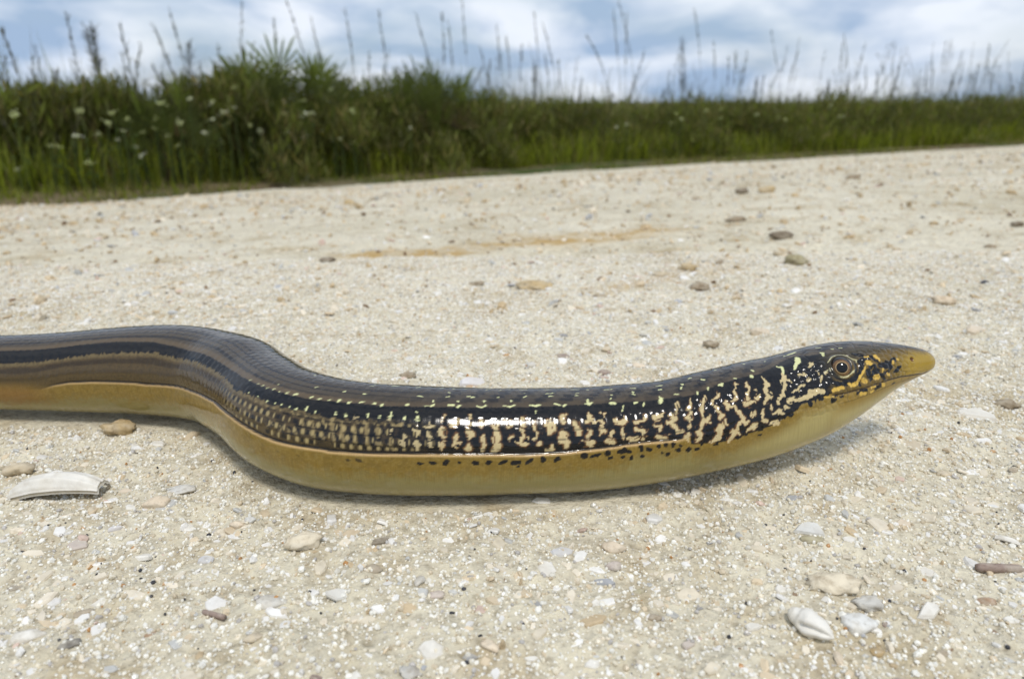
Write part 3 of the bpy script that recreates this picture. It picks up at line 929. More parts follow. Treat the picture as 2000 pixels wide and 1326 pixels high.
        [(164.8, 18.7, 0.55), (164.8, 20, 0.52)],
        [(170.24, 33, 0.42), (170.2, 35.1, 0.38)],
        [(149.2, -8.4, 0.2), (149.5, -8.7, 0.2)],
        [(151.84, -8.5, 0.23), (152.2, -8.9, 0.23)],
        [(154.3, -9.3, 0.23), (154.9, -9.7, 0.23)],
        [(159.4, -6, 0.2), (160.3, -8.6, 0.23)],
        [(162.4, -4.2, 0.2), (163, -5.4, 0.2)],
        [(164.5, -8.6, 0.2), (164.8, -8.2, 0.2)],
        [(167.2, -6.9, 0.17), (168.7, -7.6, 0.27)],
        [(172.6, -6.6, 0.13), (173.8, -6.7, 0.2)],
        [(172.9, 5.1, 0.23), (174.4, 3.2, 0.33)],
        [(173.62, 11.1, 0.49), (174.14, 10.7, 0.46)],
        [(128.5, 42, 0.6), (128.5, 43.8, 0.6)],
        [(130.48, 42.5, 0.54), (130.58, 44.5, 0.51)],
        [(135, 39.6, 0.48), (135.1, 41.1, 0.38), (135.09, 43, 0.57)],
        [(137.37, 42, 0.47), (137.31, 43.4, 0.41)],
        [(139.6, 37.4, 0.35), (139.81, 40.6, 0.41), (139.35, 42.9, 0.54)],
        [(142.6, 40.7, 0.6), (142.55, 43, 0.63)],
        [(144.9, 35.3, 0.38), (144.95, 36.1, 0.38)],
        [(145.17, 40.8, 0.63), (145.27, 43.8, 0.79)],
        [(126.07, 29.4, 0.48), (126.37, 28.2, 0.48)],
        [(128.18, 29.1, 0.55), (128.52, 27.4, 0.55)],
        [(130.3, 29.6, 0.42), (130.6, 28.3, 0.45)],
        [(132.67, 28.5, 0.58), (133.28, 27.2, 0.58)],
        [(135.58, 27.9, 0.45), (136.08, 27.9, 0.48)],
        [(137.3, 30, 0.54), (137.53, 28.1, 0.51)],
        [(142.31, 28.3, 0.54), (142.9, 26.2, 0.42)],
        [(147.73, 27.4, 0.61), (148.33, 26.2, 0.51)],
        [(146.5, 26.9, 0.26), (147.4, 27, 0.29)],
        [(151.6, 25.6, 0.54), (152.31, 26, 0.58)],
        [(153.22, 27.9, 0.54), (153.7, 26.1, 0.51)],
        [(147.91, 19.7, 0.58), (148, 21, 0.55)],
        [(153.36, 19.4, 0.42), (153.4, 20.2, 0.42)],
        [(132.7, 15.3, 0.42), (133.17, 14.7, 0.39)],
        [(128.19, 14.7, 0.29), (128.53, 13.7, 0.33)],
        [(150.7, 13.6, 0.39), (151.3, 12, 0.39)],
        [(144.43, 13, 0.26), (145.6, 14.1, 0.29)],
        [(151.06, 3.6, 0.33), (151.6, 3.5, 0.3)],
        [(155.2, 11.7, 0.36), (155.88, 11, 0.36)],
        [(133.57, -9, 0.3), (133.9, -10.5, 0.34)],
        [(133.04, -3.3, 0.2), (133.57, -4.1, 0.2)],
        [(137.8, -7.5, 0.27), (139, -10, 0.3)],
        [(143.2, -5.3, 0.23), (144.1, -10.4, 0.3)],
        [(148.6, -6.9, 0.2), (149.5, -10.2, 0.23)],
        [(151.9, -9.3, 0.2), (152.2, -9.7, 0.2)],
        [(154.3, -10.2, 0.2), (154.9, -9.6, 0.2)],
        [(105.32, 31.8, 0.25), (105.58, 30.2, 0.29)],
        [(108.38, 32, 0.21), (108.61, 30.7, 0.25)],
        [(110.02, 31.6, 0.29), (110.22, 30.1, 0.33)],
        [(111.76, 31.9, 0.24), (111.92, 30.3, 0.24)],
        [(113.5, 31, 0.4), (113.7, 29.2, 0.36)],
        [(115.2, 31.3, 0.24), (115.31, 29.9, 0.24)],
        [(117.08, 30.9, 0.4), (117.12, 28.4, 0.32)],
        [(118.78, 29.4, 0.56), (119.19, 28.3, 0.56)],
        [(122.28, 29.8, 0.47), (122.69, 27.6, 0.43)],
        [(124.16, 30.1, 0.39), (124.41, 28.3, 0.35)],
        [(126, 29.4, 0.39), (126.38, 28.2, 0.35)],
        [(128.17, 29.8, 0.54), (128.52, 27.3, 0.51)],
        [(130.28, 30, 0.43), (130.59, 28.3, 0.35)],
        [(107.9, 42.6, 0.25), (108.09, 44, 0.29)],
        [(111.1, 42.8, 0.24), (111.21, 44.3, 0.24)],
        [(114.3, 43.5, 0.28), (114.02, 44.9, 0.32)],
        [(116.12, 42.4, 0.28), (116.21, 44.6, 0.32)],
        [(117.71, 42.1, 0.28), (117.78, 44.1, 0.32)],
        [(119.34, 41.6, 0.27), (119.46, 43.8, 0.31)],
        [(121, 42, 0.27), (121, 44.3, 0.31)],
        [(122.77, 40, 0.35), (122.79, 43.6, 0.39)],
        [(124.5, 42.6, 0.27), (124.59, 44.7, 0.27)],
        [(113.23, 24.6, 0.28), (113.37, 23.3, 0.28)],
        [(121.9, 14.7, 0.32), (122.15, 13.7, 0.32)],
        [(128.21, 14.8, 0.32), (128.54, 13.8, 0.32)],
        [(117.64, -8.3, 0.25), (117.51, -11.3, 0.25)],
        [(242.96, 12.4, 0.85), (242.52, 17.5, 0.54)],
        [(243.56, -4.5, 0.28), (244.22, -0.8, 0.34)],
        [(245.82, 8.7, 0.31), (246.16, 10.5, 0.38)],
        [(237.69, -7.5, 0.41), (238.03, -6.1, 0.41)],
        [(247.96, 9.2, 0.24), (248.37, 10.4, 0.24)],
    ],
    'k': [
        [(198.72, 89.6, 1.03), (198.7, 90.7, 0.93)],
        [(200.75, 86.8, 1.08), (200.7, 88, 1.03)],
        [(202.64, 87.4, 0.94), (202.73, 89.3, 0.94)],
        [(204.32, 89.9, 0.84), (204.72, 89.7, 0.84)],
        [(201.22, 82.6, 0.84), (201.41, 83, 0.75)],
        [(199.57, 81.2, 1.02), (199.69, 81.5, 1.03)],
        [(205.51, 84.8, 0.84), (205.5, 85.7, 0.75)],
        [(213.9, 87.1, 1.04), (214.3, 85.9, 0.85)],
        [(215.83, 85.8, 0.76), (216.07, 85.8, 0.66)],
        [(218.94, 89.5, 0.67), (219.36, 90, 0.67)],
        [(218.92, 82.3, 1.14), (219.61, 83.2, 1.05)],
        [(208.19, 88.8, 0.53), (208.9, 88.7, 0.53)],
        [(225.31, 77.5, 0.76), (225.48, 76.5, 0.57)],
        [(226.86, 76.7, 0.86), (227.58, 76.1, 0.86)],
        [(229.48, 66.6, 0.86), (229.67, 67.4, 0.77)],
        [(179.47, 82.1, 1.74), (179.51, 81.2, 1.43)],
        [(181, 84, 0.87), (182.5, 81.9, 0.87)],
        [(184.3, 81.2, 1.59), (184.57, 81.2, 1.43)],
        [(186.95, 81.2, 1.12), (188.6, 79.6, 1.52), (189.97, 81.7, 1.04)],
        [(192.93, 78.2, 1.44), (192.96, 80.7, 1.12)],
        [(194.49, 80.9, 1.12), (194.99, 81.8, 0.96)],
        [(196.85, 79.4, 1.29), (196.89, 80.3, 0.96)],
        [(198.37, 78.4, 0.88), (198.39, 80.2, 0.8)],
        [(199.6, 79.4, 0.97), (199.89, 80.2, 0.89)],
        [(201.14, 82.2, 0.73), (201.4, 83, 0.73)],
        [(192.96, 88.4, 1.05), (193.29, 88.5, 0.96)],
        [(190.29, 89.4, 1.2), (190.61, 88.4, 1.12)],
        [(187.89, 86.6, 0.96), (188.2, 86.6, 0.88)],
        [(184.82, 87, 0.8), (185.29, 86.3, 0.64)],
        [(198.7, 90.1, 1.05), (198.83, 89.9, 1.05)],
        [(197.5, 87.2, 0.72), (197.5, 87.2, 0.72)],
        [(200.5, 87.5, 0.97), (200.8, 87, 0.89)],
        [(202.62, 88.4, 0.97), (202.63, 90.5, 0.89)],
        [(151.12, 87, 1.1), (151.52, 86.1, 0.94)],
        [(153.89, 87, 0.71), (154.03, 86.7, 0.63)],
        [(156.92, 87, 1.26), (157.5, 87.9, 0.94)],
        [(159.54, 87, 1.18), (160, 86.7, 1.1)],
        [(162.12, 88.4, 0.95), (163.3, 85.7, 0.94)],
        [(164.81, 88.4, 1.1), (166.28, 87.4, 1.18)],
        [(166.06, 92.7, 0.71), (166.15, 92.4, 0.63)],
        [(168.11, 88.4, 0.95), (169, 84.8, 0.95)],
        [(171.43, 83.9, 1.26), (171.43, 86.8, 1.03)],
        [(173.82, 86.5, 0.95), (174.59, 84.2, 1.11)],
        [(131.81, 87.7, 0.71), (131.98, 87.9, 0.71)],
        [(133.89, 86.7, 0.86), (134.47, 87.5, 0.71)],
        [(145.89, 87.4, 0.94), (146.5, 87.5, 0.63)],
        [(148.32, 86.8, 1.02), (149.28, 87.2, 0.71)],
        [(150.96, 87.4, 1.02), (151.51, 85.2, 1.02)],
        [(153.71, 86.7, 0.71), (153.98, 86.7, 0.63)],
        [(239.9, 46.6, 0.66), (240.04, 52.8, 0.91), (241.06, 58.7, 0.91), (242.45, 62.1, 0.99), (244.39, 64.1, 0.99), (246.2, 62.9, 0.91), (247.92, 58.4, 1), (249.24, 51, 1.17), (249.68, 42.3, 1.01), (251.1, 39.4, 0.76), (252.32, 42.8, 0.51)],
        [(249.47, 28.5, 0.75), (251.14, 32.5, 0.78)],
        [(253.22, 39.6, 0.78), (253.44, 46.3, 0.51), (254.17, 50.9, 0.44)],
        [(252.01, 52.9, 0.84), (251.46, 54.8, 0.84)],
        [(250.61, 59.3, 1.01), (249.8, 64.3, 1), (250.86, 68.6, 1.09), (250.42, 72.3, 0.75)],
        [(252.61, 55.7, 0.84), (252.98, 63.6, 1.26), (251.66, 63.4, 0.84)],
        [(254.13, 55.7, 0.93), (256.16, 58.9, 1.19), (257.13, 63.2, 1.02), (256.57, 69.2, 0.68), (255.05, 71.4, 0.68)],
        [(256.32, 52.9, 0.68), (257.45, 56.6, 0.68), (259.29, 48, 0.58), (259.37, 56.1, 0.51)],
        [(253.19, 70, 0.84), (254.03, 74.3, 0.85), (254.57, 80.1, 0.68)],
        [(260.49, 68.2, 0.58), (258.97, 73.9, 0.69), (258.14, 76.1, 0.51)],
        [(233.94, 65.8, 0.49), (235.1, 66.8, 0.56), (236.73, 66.6, 0.72), (238.08, 66.7, 0.72)],
        [(235.49, 69.6, 0.72), (236.08, 69.5, 0.65)],
        [(238.71, 76.6, 0.98), (239.26, 76.8, 0.82)],
        [(232.57, 69.3, 0.98), (232.6, 72, 0.81)],
        [(229.01, 66.7, 0.89), (229.77, 67.3, 0.97)],
        [(251.55, 89.7, 0.78), (252.3, 89.4, 0.84), (253.24, 89.4, 0.68)],
        [(248.78, 85.3, 0.6), (247.24, 82.7, 0.6), (245.66, 81.7, 0.66)],
        [(241.55, 76.1, 0.59), (240.93, 75.7, 0.49)],
        [(239.39, 71.1, 0.43), (240.35, 72, 0.36)],
        [(246.89, 71.5, 0.57), (246.85, 73.9, 0.43)],
        [(257.37, 98.6, 0.24), (258.24, 100, 0.24)],
        [(232.72, 56.7, 0.55), (231.07, 56.3, 0.65), (230.39, 54.6, 0.65)],
        [(238.01, 58.5, 0.98), (237.27, 55.5, 0.98), (238.96, 54.7, 0.99)],
        [(234.94, 66, 0.33), (234.07, 70, 0.39)],
    ],
    'd': [
        [(128.2, 49.7, 1.11), (128.49, 55.6, 0.95), (128.82, 62.2, 0.79), (129.11, 68.5, 0.94)],
        [(130.14, 50.2, 0.79), (130.56, 55.8, 0.95), (130.66, 62.9, 0.94), (131.17, 68.4, 0.94)],
        [(132.72, 53.3, 0.79), (133.17, 60.5, 0.71), (133.35, 70.2, 0.78)],
        [(134.49, 49.2, 0.95), (135.08, 51.1, 0.79), (135, 56.9, 0.78), (135.52, 63.3, 0.63), (135.7, 70.2, 0.78)],
        [(137.4, 51.7, 0.79), (137.49, 56.7, 1.25), (137.67, 62.5, 0.63)],
        [(137.51, 69.2, 1.09), (138.1, 68.9, 0.94)],
        [(140.16, 62, 0.53), (139.92, 68.4, 0.78), (140.53, 75.7, 0.55)],
        [(142.01, 48.4, 0.94), (140.78, 51.1, 0.71)],
        [(120.42, 47.5, 0.51), (121.02, 50.4, 0.39)],
        [(122.82, 52.3, 0.39), (123.08, 57.5, 0.5)],
        [(124.67, 52.6, 0.42), (125.43, 67.8, 0.46)],
        [(126.46, 51.4, 0.58), (126.83, 55.4, 0.46)],
        [(127.25, 66.6, 0.5), (127, 69.3, 0.46)],
        [(118.93, 63.7, 0.35), (119.22, 68.5, 0.35)],
        [(120.41, 64.7, 0.35), (120.7, 67.5, 0.43)],
        [(121.9, 63.9, 0.35), (122.2, 67.8, 0.5)],
        [(117.19, 62.4, 0.31), (117.4, 64.8, 0.31)],
        [(116.15, 66.6, 0.28), (116.25, 68.5, 0.28)],
        [(127.93, 53.9, 0.5), (128.49, 57.4, 0.46)],
        [(130.14, 51.1, 0.57), (130.32, 56.4, 0.5)],
        [(132.85, 55.2, 0.46), (133.3, 62.9, 0.46)],
        [(128.86, 67.4, 0.5), (129.11, 70, 0.46)],
    ],
    'h': [
        [(127.3, 57.9, 1.15), (127.6, 62.9, 1.34)],
        [(126.37, 65.5, 0.88), (126.4, 68.7, 0.88)],
        [(129.43, 56.6, 1.07), (129.68, 58.4, 1.07)],
        [(130.02, 69.3, 1.33), (130.25, 72, 1.26)],
        [(131.78, 55.7, 0.88), (131.79, 56.6, 0.88)],
        [(134.08, 55.4, 1.14), (134.15, 56.5, 1.14)],
        [(132.1, 62.3, 0.95), (132.41, 71.1, 0.87)],
        [(134.45, 66.6, 1.14), (134.35, 69.9, 1.06)],
        [(124.56, 71.1, 0.77), (124.88, 72.4, 0.69)],
        [(122.88, 70.7, 0.69), (123.24, 72.1, 0.69)],
        [(121.88, 55, 0.58), (122.18, 63.7, 0.58)],
        [(121.33, 67.7, 0.58), (121.38, 68.8, 0.58)],
        [(119.49, 62.1, 0.51), (119.93, 70.5, 0.58)],
        [(118.01, 63, 0.43), (118.59, 72.1, 0.51)],
        [(116.24, 61.1, 0.47), (116.82, 70.1, 0.51)],
        [(115.11, 50.6, 0.48), (115.63, 53.7, 0.47)],
        [(110.79, 55.7, 0.4), (111.4, 58.5, 0.44)],
        [(113.37, 56.9, 0.4), (112.79, 54, 0.4)],
        [(119.58, 50.4, 0.66), (120.08, 51.8, 0.66)],
        [(123.34, 48.4, 0.7), (123.4, 50.2, 0.7)],
        [(122.5, 88.7, 0.35), (122.65, 89, 0.31)],
        [(118.61, 89.3, 0.31), (118.68, 89.5, 0.27)],
        [(129.44, 55.6, 0.95), (129.5, 56.2, 0.87)],
        [(131.78, 55.7, 0.87), (131.79, 56.5, 0.79)],
        [(133.92, 55.7, 0.94), (134.06, 56.3, 0.79)],
        [(129.33, 63.5, 0.79), (129.4, 64.2, 0.71)],
        [(130, 70.2, 1.26), (130.19, 71.7, 1.1)],
        [(132.12, 63.8, 0.94), (132.16, 64.3, 0.86)],
        [(132.4, 70.6, 0.94), (132.64, 72, 0.94)],
        [(134.37, 68.7, 1.1), (134.41, 70.6, 1.02)],
        [(134.18, 62.9, 0.94), (134.18, 63.7, 0.86)],
        [(136.31, 55.7, 1.26), (136.52, 63.5, 1.25)],
        [(136.6, 70.7, 1.41), (136.73, 73.5, 0.94)],
    ],
    'y': [
        [(239.3, 64.4, 0.9), (241.29, 65.2, 1.15), (242.28, 66.1, 0.82)],
        [(244.27, 65.4, 0.91), (244.44, 68.6, 0.91), (245.51, 69.1, 1), (246.64, 68.4, 0.91), (247.69, 63.3, 0.75), (248.62, 60, 0.63), (249.94, 54.7, 0.54), (250.41, 50.8, 0.47)],
        [(248.22, 69.6, 1.42), (248.66, 71.7, 1.42)],
        [(251.5, 46.6, 1.43), (251.91, 48.4, 1.43)],
        [(254.47, 39.2, 1.19), (254.58, 42.2, 1.36), (254.7, 47.3, 0.61)],
        [(251.49, 36.6, 0.37), (252.67, 37, 0.51)],
        [(251.85, 71.8, 1.43), (252.66, 73.6, 1.52)],
        [(255.67, 73.9, 0.85), (256.11, 75.7, 0.85)],
        [(254.77, 63.8, 0.68), (254.57, 67.4, 0.68)],
        [(258.29, 57.6, 0.68), (258.66, 54.4, 0.58)],
        [(260.27, 51.4, 0.65), (260.47, 53.8, 0.52)],
        [(253.97, 88.8, 1.02), (254.57, 92.1, 0.93)],
        [(250.14, 83.9, 0.84), (251.38, 85.7, 0.61)],
        [(247.97, 88.8, 0.92), (246.67, 85.5, 0.83)],
        [(249.86, 91.7, 0.76), (250.6, 92.1, 0.61)],
        [(236.74, 69.1, 0.56), (238.06, 70.1, 0.56), (239.16, 71.3, 0.59)],
    ],
    'e': [
        [(241.98, 30.4, 0.33), (243.59, 25.7, 0.34), (245.44, 23.7, 0.34), (246.86, 24.7, 0.34), (247.52, 28.3, 0.34), (248.06, 33.7, 0.4), (249.06, 38.8, 0.4), (248.74, 42, 0.3)],
        [(241.29, 38.6, 0.4), (241.15, 44.7, 0.46), (241.88, 50.9, 0.46), (243.12, 55.2, 0.46), (244.61, 55.1, 0.56), (246.27, 53.3, 0.67), (247.98, 49.4, 0.43)],
        [(240.7, 39.7, 0.36), (239.46, 41.8, 0.33)],
    ],
}
# colour boundaries and skin folds: (millimetres along the body, degrees round it)
LINES = {
    'dorsal': [(7.4, 37.3), (20.2, 37.5), (33.5, 33.5), (42.4, 32.8), (54.4, 33.9), (58.5, 36.2), (71.5, 38.7), (84.4, 35.5), (97.3, 33.7), (106.5, 32.2), (115.1, 31.1), (122.1, 31.2), (126.1, 30.3), (133, 29.2), (137.5, 30.2), (147.6, 28.8), (158.8, 28.3), (168.7, 27.8), (178.6, 26.5), (182.3, 26.1), (189, 26), (194.8, 27.1), (199.9, 27.4), (203.1, 27.3), (206, 28.8), (212.8, 22.9), (219.5, 19.8), (223.6, 21.1), (229.5, 11.6), (236.2, 3), (239.3, 9.9), (243.4, 14.5), (246.1, 18.2)],
    'black_low': [(8.7, 58.1), (18.8, 57.1), (28.9, 52), (37.7, 49.7), (46.8, 48.4), (56.1, 47.9), (65.9, 51.3), (83.4, 47.2), (94.7, 43.8), (103.1, 47.8), (108.6, 45.7), (115.4, 45.8), (120.4, 45.6), (126.1, 46.6), (127.3, 47.4), (133.1, 47.4), (137.4, 46.2)],
    'fold': [(20.1, 95.3), (24.4, 89.7), (28.8, 86.5), (36.3, 85.3), (50.4, 86.3), (54.5, 87.5), (79.8, 81.3), (95.5, 74), (105.1, 73.9), (111.8, 77), (119.1, 79.8), (127.1, 79.4), (128.2, 80.3), (137.8, 79.4), (148.2, 78.2), (158.8, 78.4), (168.4, 79.6), (175.9, 78.4), (178.4, 77.2), (183.7, 75.7), (189.1, 73.9), (194.8, 73.8), (200.8, 75.7), (202.7, 74.7)],
    'belly': [(198.4, 75.7), (202.2, 79.8), (203.8, 83.3), (206.4, 85.2), (209.1, 87.2), (212.8, 88.4), (216.1, 85.1), (219.4, 83.9), (223.1, 81.5), (225.3, 77.5), (229.1, 72.2), (230.1, 67.6), (234.2, 68.2), (237.7, 68.9), (239.4, 67.3)],
    'mouth': [(237.7, 69.3), (240, 71.6), (243.9, 76.1), (248.2, 80.4), (252.8, 84.6), (256.5, 87.6), (260.5, 93.1), (266.2, 107.6), (269.3, 118.7)],
}
# ------------------------------------------------------------------ skin relief and markings
ROLL = -22.0                             # the animal leans a little away, so its back ridge lies at -22 degrees
pe = np.degrees(pg)
pe = np.where(pe > 158.0, pe - 360.0, pe)
pe = np.where(pe < ROLL, 2 * ROLL - pe, pe)          # left flank mirrors the right one
rmm = np.maximum(rg, 0.5)
def line(name, s):
    a = np.array(LINES[name])
    v = np.interp(s, a[:, 0], a[:, 1])
    return v
def strokes(kind, soft=0.07, wob=0.15, widen=0.86):
    m = np.zeros_like(sg)
    ws = sg + (vnoise(sg * 1.3, np.radians(pe) * rmm * 1.3, 51) + 0.6 * vnoise(sg * 3.1, np.radians(pe) * rmm * 3.1, 53) - 0.8) * 2 * wob
    wp = pe + np.degrees((vnoise(sg * 1.3 + 40, np.radians(pe) * rmm * 1.3, 52) + 0.6 * vnoise(sg * 3.1 + 40, np.radians(pe) * rmm * 3.1, 54) - 0.8) * 2 * wob / rmm)
    cx_, cy_ = np.floor(ws / 1.25 + 0.5 * np.floor(np.radians(wp) * rmm / 1.15)), np.floor(np.radians(wp) * rmm / 1.15)
    ws = ws + (_hash(cx_, cy_, 55) - 0.5) * (0.8 if kind == 'c' else 0.15)      # marks break at the edges of the scales
    wp = wp + np.degrees((_hash(cx_, cy_, 56) - 0.5) * (0.7 if kind == 'c' else 0.15) / rmm)
    for st in MARKS[kind]:
        a = np.array(st)
        pad_ = a[:, 2].max() + 1.0
        i0, i1 = np.searchsorted(S, [a[:, 0].min() - pad_, a[:, 0].max() + pad_])
        if i1 <= i0: continue
        s_, p_, r_ = ws[i0:i1], wp[i0:i1], rmm[i0:i1]
        best = np.zeros_like(s_)
        for j in range(len(a) - 1):
            x = s_ - a[j, 0]; y = np.radians(p_ - a[j, 1]) * r_
            dx = a[j + 1, 0] - a[j, 0]; dy = math.radians(a[j + 1, 1] - a[j, 1]) * r_
            t = np.clip((x * dx + y * dy) / (dx * dx + dy * dy + 1e-6), 0, 1)
            d = np.hypot(x - t * dx, y - t * dy)
            w = (a[j, 2] + (a[j + 1, 2] - a[j, 2]) * t) * 0.5 * widen
            best = np.maximum(best, sstep(soft, -soft, d - w))
        m[i0:i1] = np.maximum(m[i0:i1], best)
    return m
arc = np.radians(pe - ROLL) * rmm
n_a = fbm(sg * 0.9, arc * 0.9, 61, 3); n_b = fbm(sg * 2.6, arc * 2.6, 62, 3); n_c = fbm(sg * 0.25, arc * 1.2, 63, 3)
C = np.zeros((NR, NC, 3))
def lay(color, m):
    global C
    C = C + (np.array(color) - C) * m[..., None]
fd = line('dorsal', sg); fb = line('black_low', sg); ff = line('fold', sg); fm = line('mouth', sg)
lowb = np.where(sg > 203.5, line('belly', sg), ff)
pj = pe + (n_b - 0.5) * 2.2
# back: brown-grey with darker lines, blotched towards the head
lay((0.062, 0.048, 0.032), np.ones_like(sg))
rear = sstep(165, 120, sg)
for c0, wd, dk in ((-22, 3.2, 0.9), (-13, 1.4, 0.75), (-6, 1.4, 0.75), (1, 1.4, 0.75), (8, 1.8, 0.85), (16, 1.6, 0.75), (24, 2.6, 0.9)):
    lay((0.016, 0.014, 0.014), sstep(wd, wd * 0.4, np.abs(pj - c0)) * dk * (0.25 + 0.75 * rear))
ring = 0.5 + 0.5 * np.sin(2 * np.pi * (sg + 1.3 * np.floor(pe / 7.0)) / 5.4)
blot = sstep(0.46, 0.60, 0.55 * n_a + 0.45 * ring) * sstep(120, 170, sg)
lay((0.014, 0.013, 0.014), blot * 0.85)
lay((0.12, 0.085, 0.048), sstep(5.5, 1.0, np.abs(pj - (fd - 3.5))) * (0.35 + 0.45 * rear))
# flank
flank = sstep(fd - 0.6, fd + 0.6, pj) * sstep(lowb + 0.8, lowb - 0.8, pe)
lay((0.0065, 0.0062, 0.0066), flank)
side = sstep(fb - 1.2, fb + 1.2, pe + (vnoise(sg * 2.2, sg * 0, 71) - 0.5) * 4.0) * sstep(ff + 0.8, ff - 0.8, pe) * sstep(150, 108, sg + (n_b - 0.5) * 34 + (n_a - 0.5) * 30)
side = np.maximum(side, sstep(27, 12, sg) * sstep(fb - 1.2, fb + 1.2, pe))
frac = np.clip((pe - fb) / np.maximum(ff - fb, 5), 0, 1)
lay((0.088, 0.058, 0.022), side)
lay((0.17, 0.125, 0.055), side * sstep(0.17, 0.05, frac) * 0.8)
lay((0.030, 0.019, 0.009), side * sstep(0.13, 0.05, np.abs(frac - 0.28 + (n_c - 0.5) * 0.12)) * 0.8)
lay((0.050, 0.032, 0.012), side * sstep(0.10, 0.02, np.abs(frac - 0.62)) * 0.55)
lay((0.055, 0.038, 0.016), side * sstep(0.52, 0.62, n_b) * 0.5)
# belly
gold = sstep(lowb - 0.5, lowb + 0.5, pe)
vent = sstep(12, 27, sg)
gold = sstep(82, 102, pe) * (1 - vent) + gold * vent
lay((0.235, 0.150, 0.026), gold)
lay((0.18, 0.115, 0.020), gold * sstep(0.45, 0.65, n_a) * 0.6)
lay((0.33, 0.235, 0.065), gold * sstep(0.52, 0.66, n_b) * 0.35)
lay((0.24, 0.12, 0.03), gold * sstep(27, 12, sg) * 0.7)
t_low = np.where(sg > 190, 20.0, 26.0)
lay((0.295, 0.245, 0.088), gold * sstep(lowb + t_low - 12, lowb + t_low + 12, pe + (n_a - 0.5) * 14))
lay((0.38, 0.32, 0.145), gold * sstep(lowb + 34, lowb + 60, pe) * 0.8)
throat = gold * sstep(205, 225, sg) * sstep(lowb + 4, lowb + 26, pe)
lay((0.44, 0.36, 0.14), throat * 0.85)
lay((0.60, 0.40, 0.17), gold * sstep(3.8, 1.0, pe - ff) * sstep(18, 30, sg) * sstep(206, 198, sg) * (0.35 + 0.65 * sstep(90, 140, sg)))
# head: olive brown above, amber snout
head = sstep(238, 244, sg + (pe - 45) * 0.05)
snout = sstep(256, 266, sg)
face = head * sstep(fm + 3, fm - 3, pe)
lay((0.055, 0.043, 0.022), face * sstep(12, 20, pe))
lay((0.15, 0.095, 0.02), face * sstep(28, 52, pe + (sg - 250) * 1.3))
lay((0.36, 0.235, 0.026), snout * sstep(30, 66, pe + (sg - 262) * 2.2 + (n_a - 0.5) * 20) * sstep(fm + 3, fm - 3, pe))
jaw = head * sstep(fm - 2, fm + 2, pe)
lay((0.28, 0.18, 0.036), jaw)
lay((0.44, 0.36, 0.145), jaw * sstep(fm + 12, fm + 34, pe))
# marks
kd = np.where(sg > 232, strokes('k', widen=1.25), strokes('k'))
lay((0.0075, 0.0070, 0.0075), strokes('h', 0.22) * 0.75)
crow = np.floor(np.radians(pe) * rmm / 1.9); ccol = np.floor(sg / 1.7 + 0.5 * crow)
cdx = (sg / 1.7 + 0.5 * crow - ccol - 0.5) * 1.7; cdy = (np.radians(pe) * rmm / 1.9 - crow - 0.5) * 1.9
cell = sstep(0.75, 0.35, np.hypot(cdx, cdy)) * (_hash(ccol, crow, 58) > 0.45) * sstep(82, 112, sg) * sstep(152, 140, sg)
inside = sstep(fb + 1, fb + 5, pe) * sstep(ff - 2, ff - 5, pe)
lay((0.010, 0.008, 0.006), cell * inside * 0.95)
cell2 = sstep(0.55, 0.2, np.hypot(cdx - 0.85 * np.sign(cdx), cdy * 0.6)) * (_hash(ccol, crow, 59) > 0.35) * sstep(90, 118, sg) * sstep(152, 142, sg)
lay((0.44, 0.34, 0.15), cell2 * inside * 0.8)
lay((0.40, 0.30, 0.13), strokes('d', 0.20) * 0.70 * (0.6 + 0.4 * n_b))
lay((0.0075, 0.0070, 0.0075), np.where(sg < 232, kd, 0) * sstep(100, 150, sg))
lay((0.30, 0.14, 0.045), np.where(sg > 150, strokes('c', 0.18, widen=1.22), 0) * 0.55 * sstep(228, 214, sg))
lay((0.60, 0.48, 0.25), strokes('c') * (0.88 + 0.12 * n_b) * (0.55 + 0.45 * sstep(120, 165, sg)))
lay((0.66, 0.66, 0.33), strokes('g', 0.09))
lay((0.0075, 0.0070, 0.0075), np.where(sg >= 232, kd, 0))
lay((0.62, 0.40, 0.075), strokes('y'))
lay((0.56, 0.51, 0.28), strokes('e', 0.06, 0.05, 0.62))
# relief
D = np.zeros_like(sg)
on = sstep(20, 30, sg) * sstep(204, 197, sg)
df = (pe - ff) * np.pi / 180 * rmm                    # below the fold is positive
D += on * np.where(df < 0, -0.55 * np.exp(df / 1.3), 0.18 * np.exp(-df / 1.8)) * sstep(0.0, 0.16, np.abs(df) + 0.02)
# shade painted on the groove floor; cream line with painted highlight along the lip
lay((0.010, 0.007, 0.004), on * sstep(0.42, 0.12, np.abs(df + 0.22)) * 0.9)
lay((0.58, 0.38, 0.17), on * sstep(0.30, 0.05, np.abs(df - 0.22)) * 0.45)
ms = np.array(LINES['mouth'])
mo = sstep(236.5, 240, sg) * (0.25 + 0.75 * sstep(S_TIP - 5.0, S_TIP - 9.0, sg)) * sstep(S_TIP - 1.0, S_TIP - 2.5, sg)
dm = (pe - fm) * np.pi / 180 * rmm
D += mo * (-0.26 * np.exp(-(dm / 0.22) ** 2) + 0.10 * np.exp(-((dm + 0.7) / 0.5) ** 2))
lay((0.03, 0.015, 0.006), sstep(236.5, 240, sg) * sstep(S_TIP - 1.0, S_TIP - 2.5, sg) * sstep(0.30, 0.08, np.abs(dm)) * 0.9)
D += -0.06 * sstep(S_TIP - 6.5, S_TIP - 2.5, sg) * sstep(0.0, 0.5, dm) * np.minimum(rg / 3.0, 1)
EYE_S, EYE_P = 244.62, 40.6
de = np.hypot(sg - EYE_S, np.radians(pe - EYE_P) * rmm)
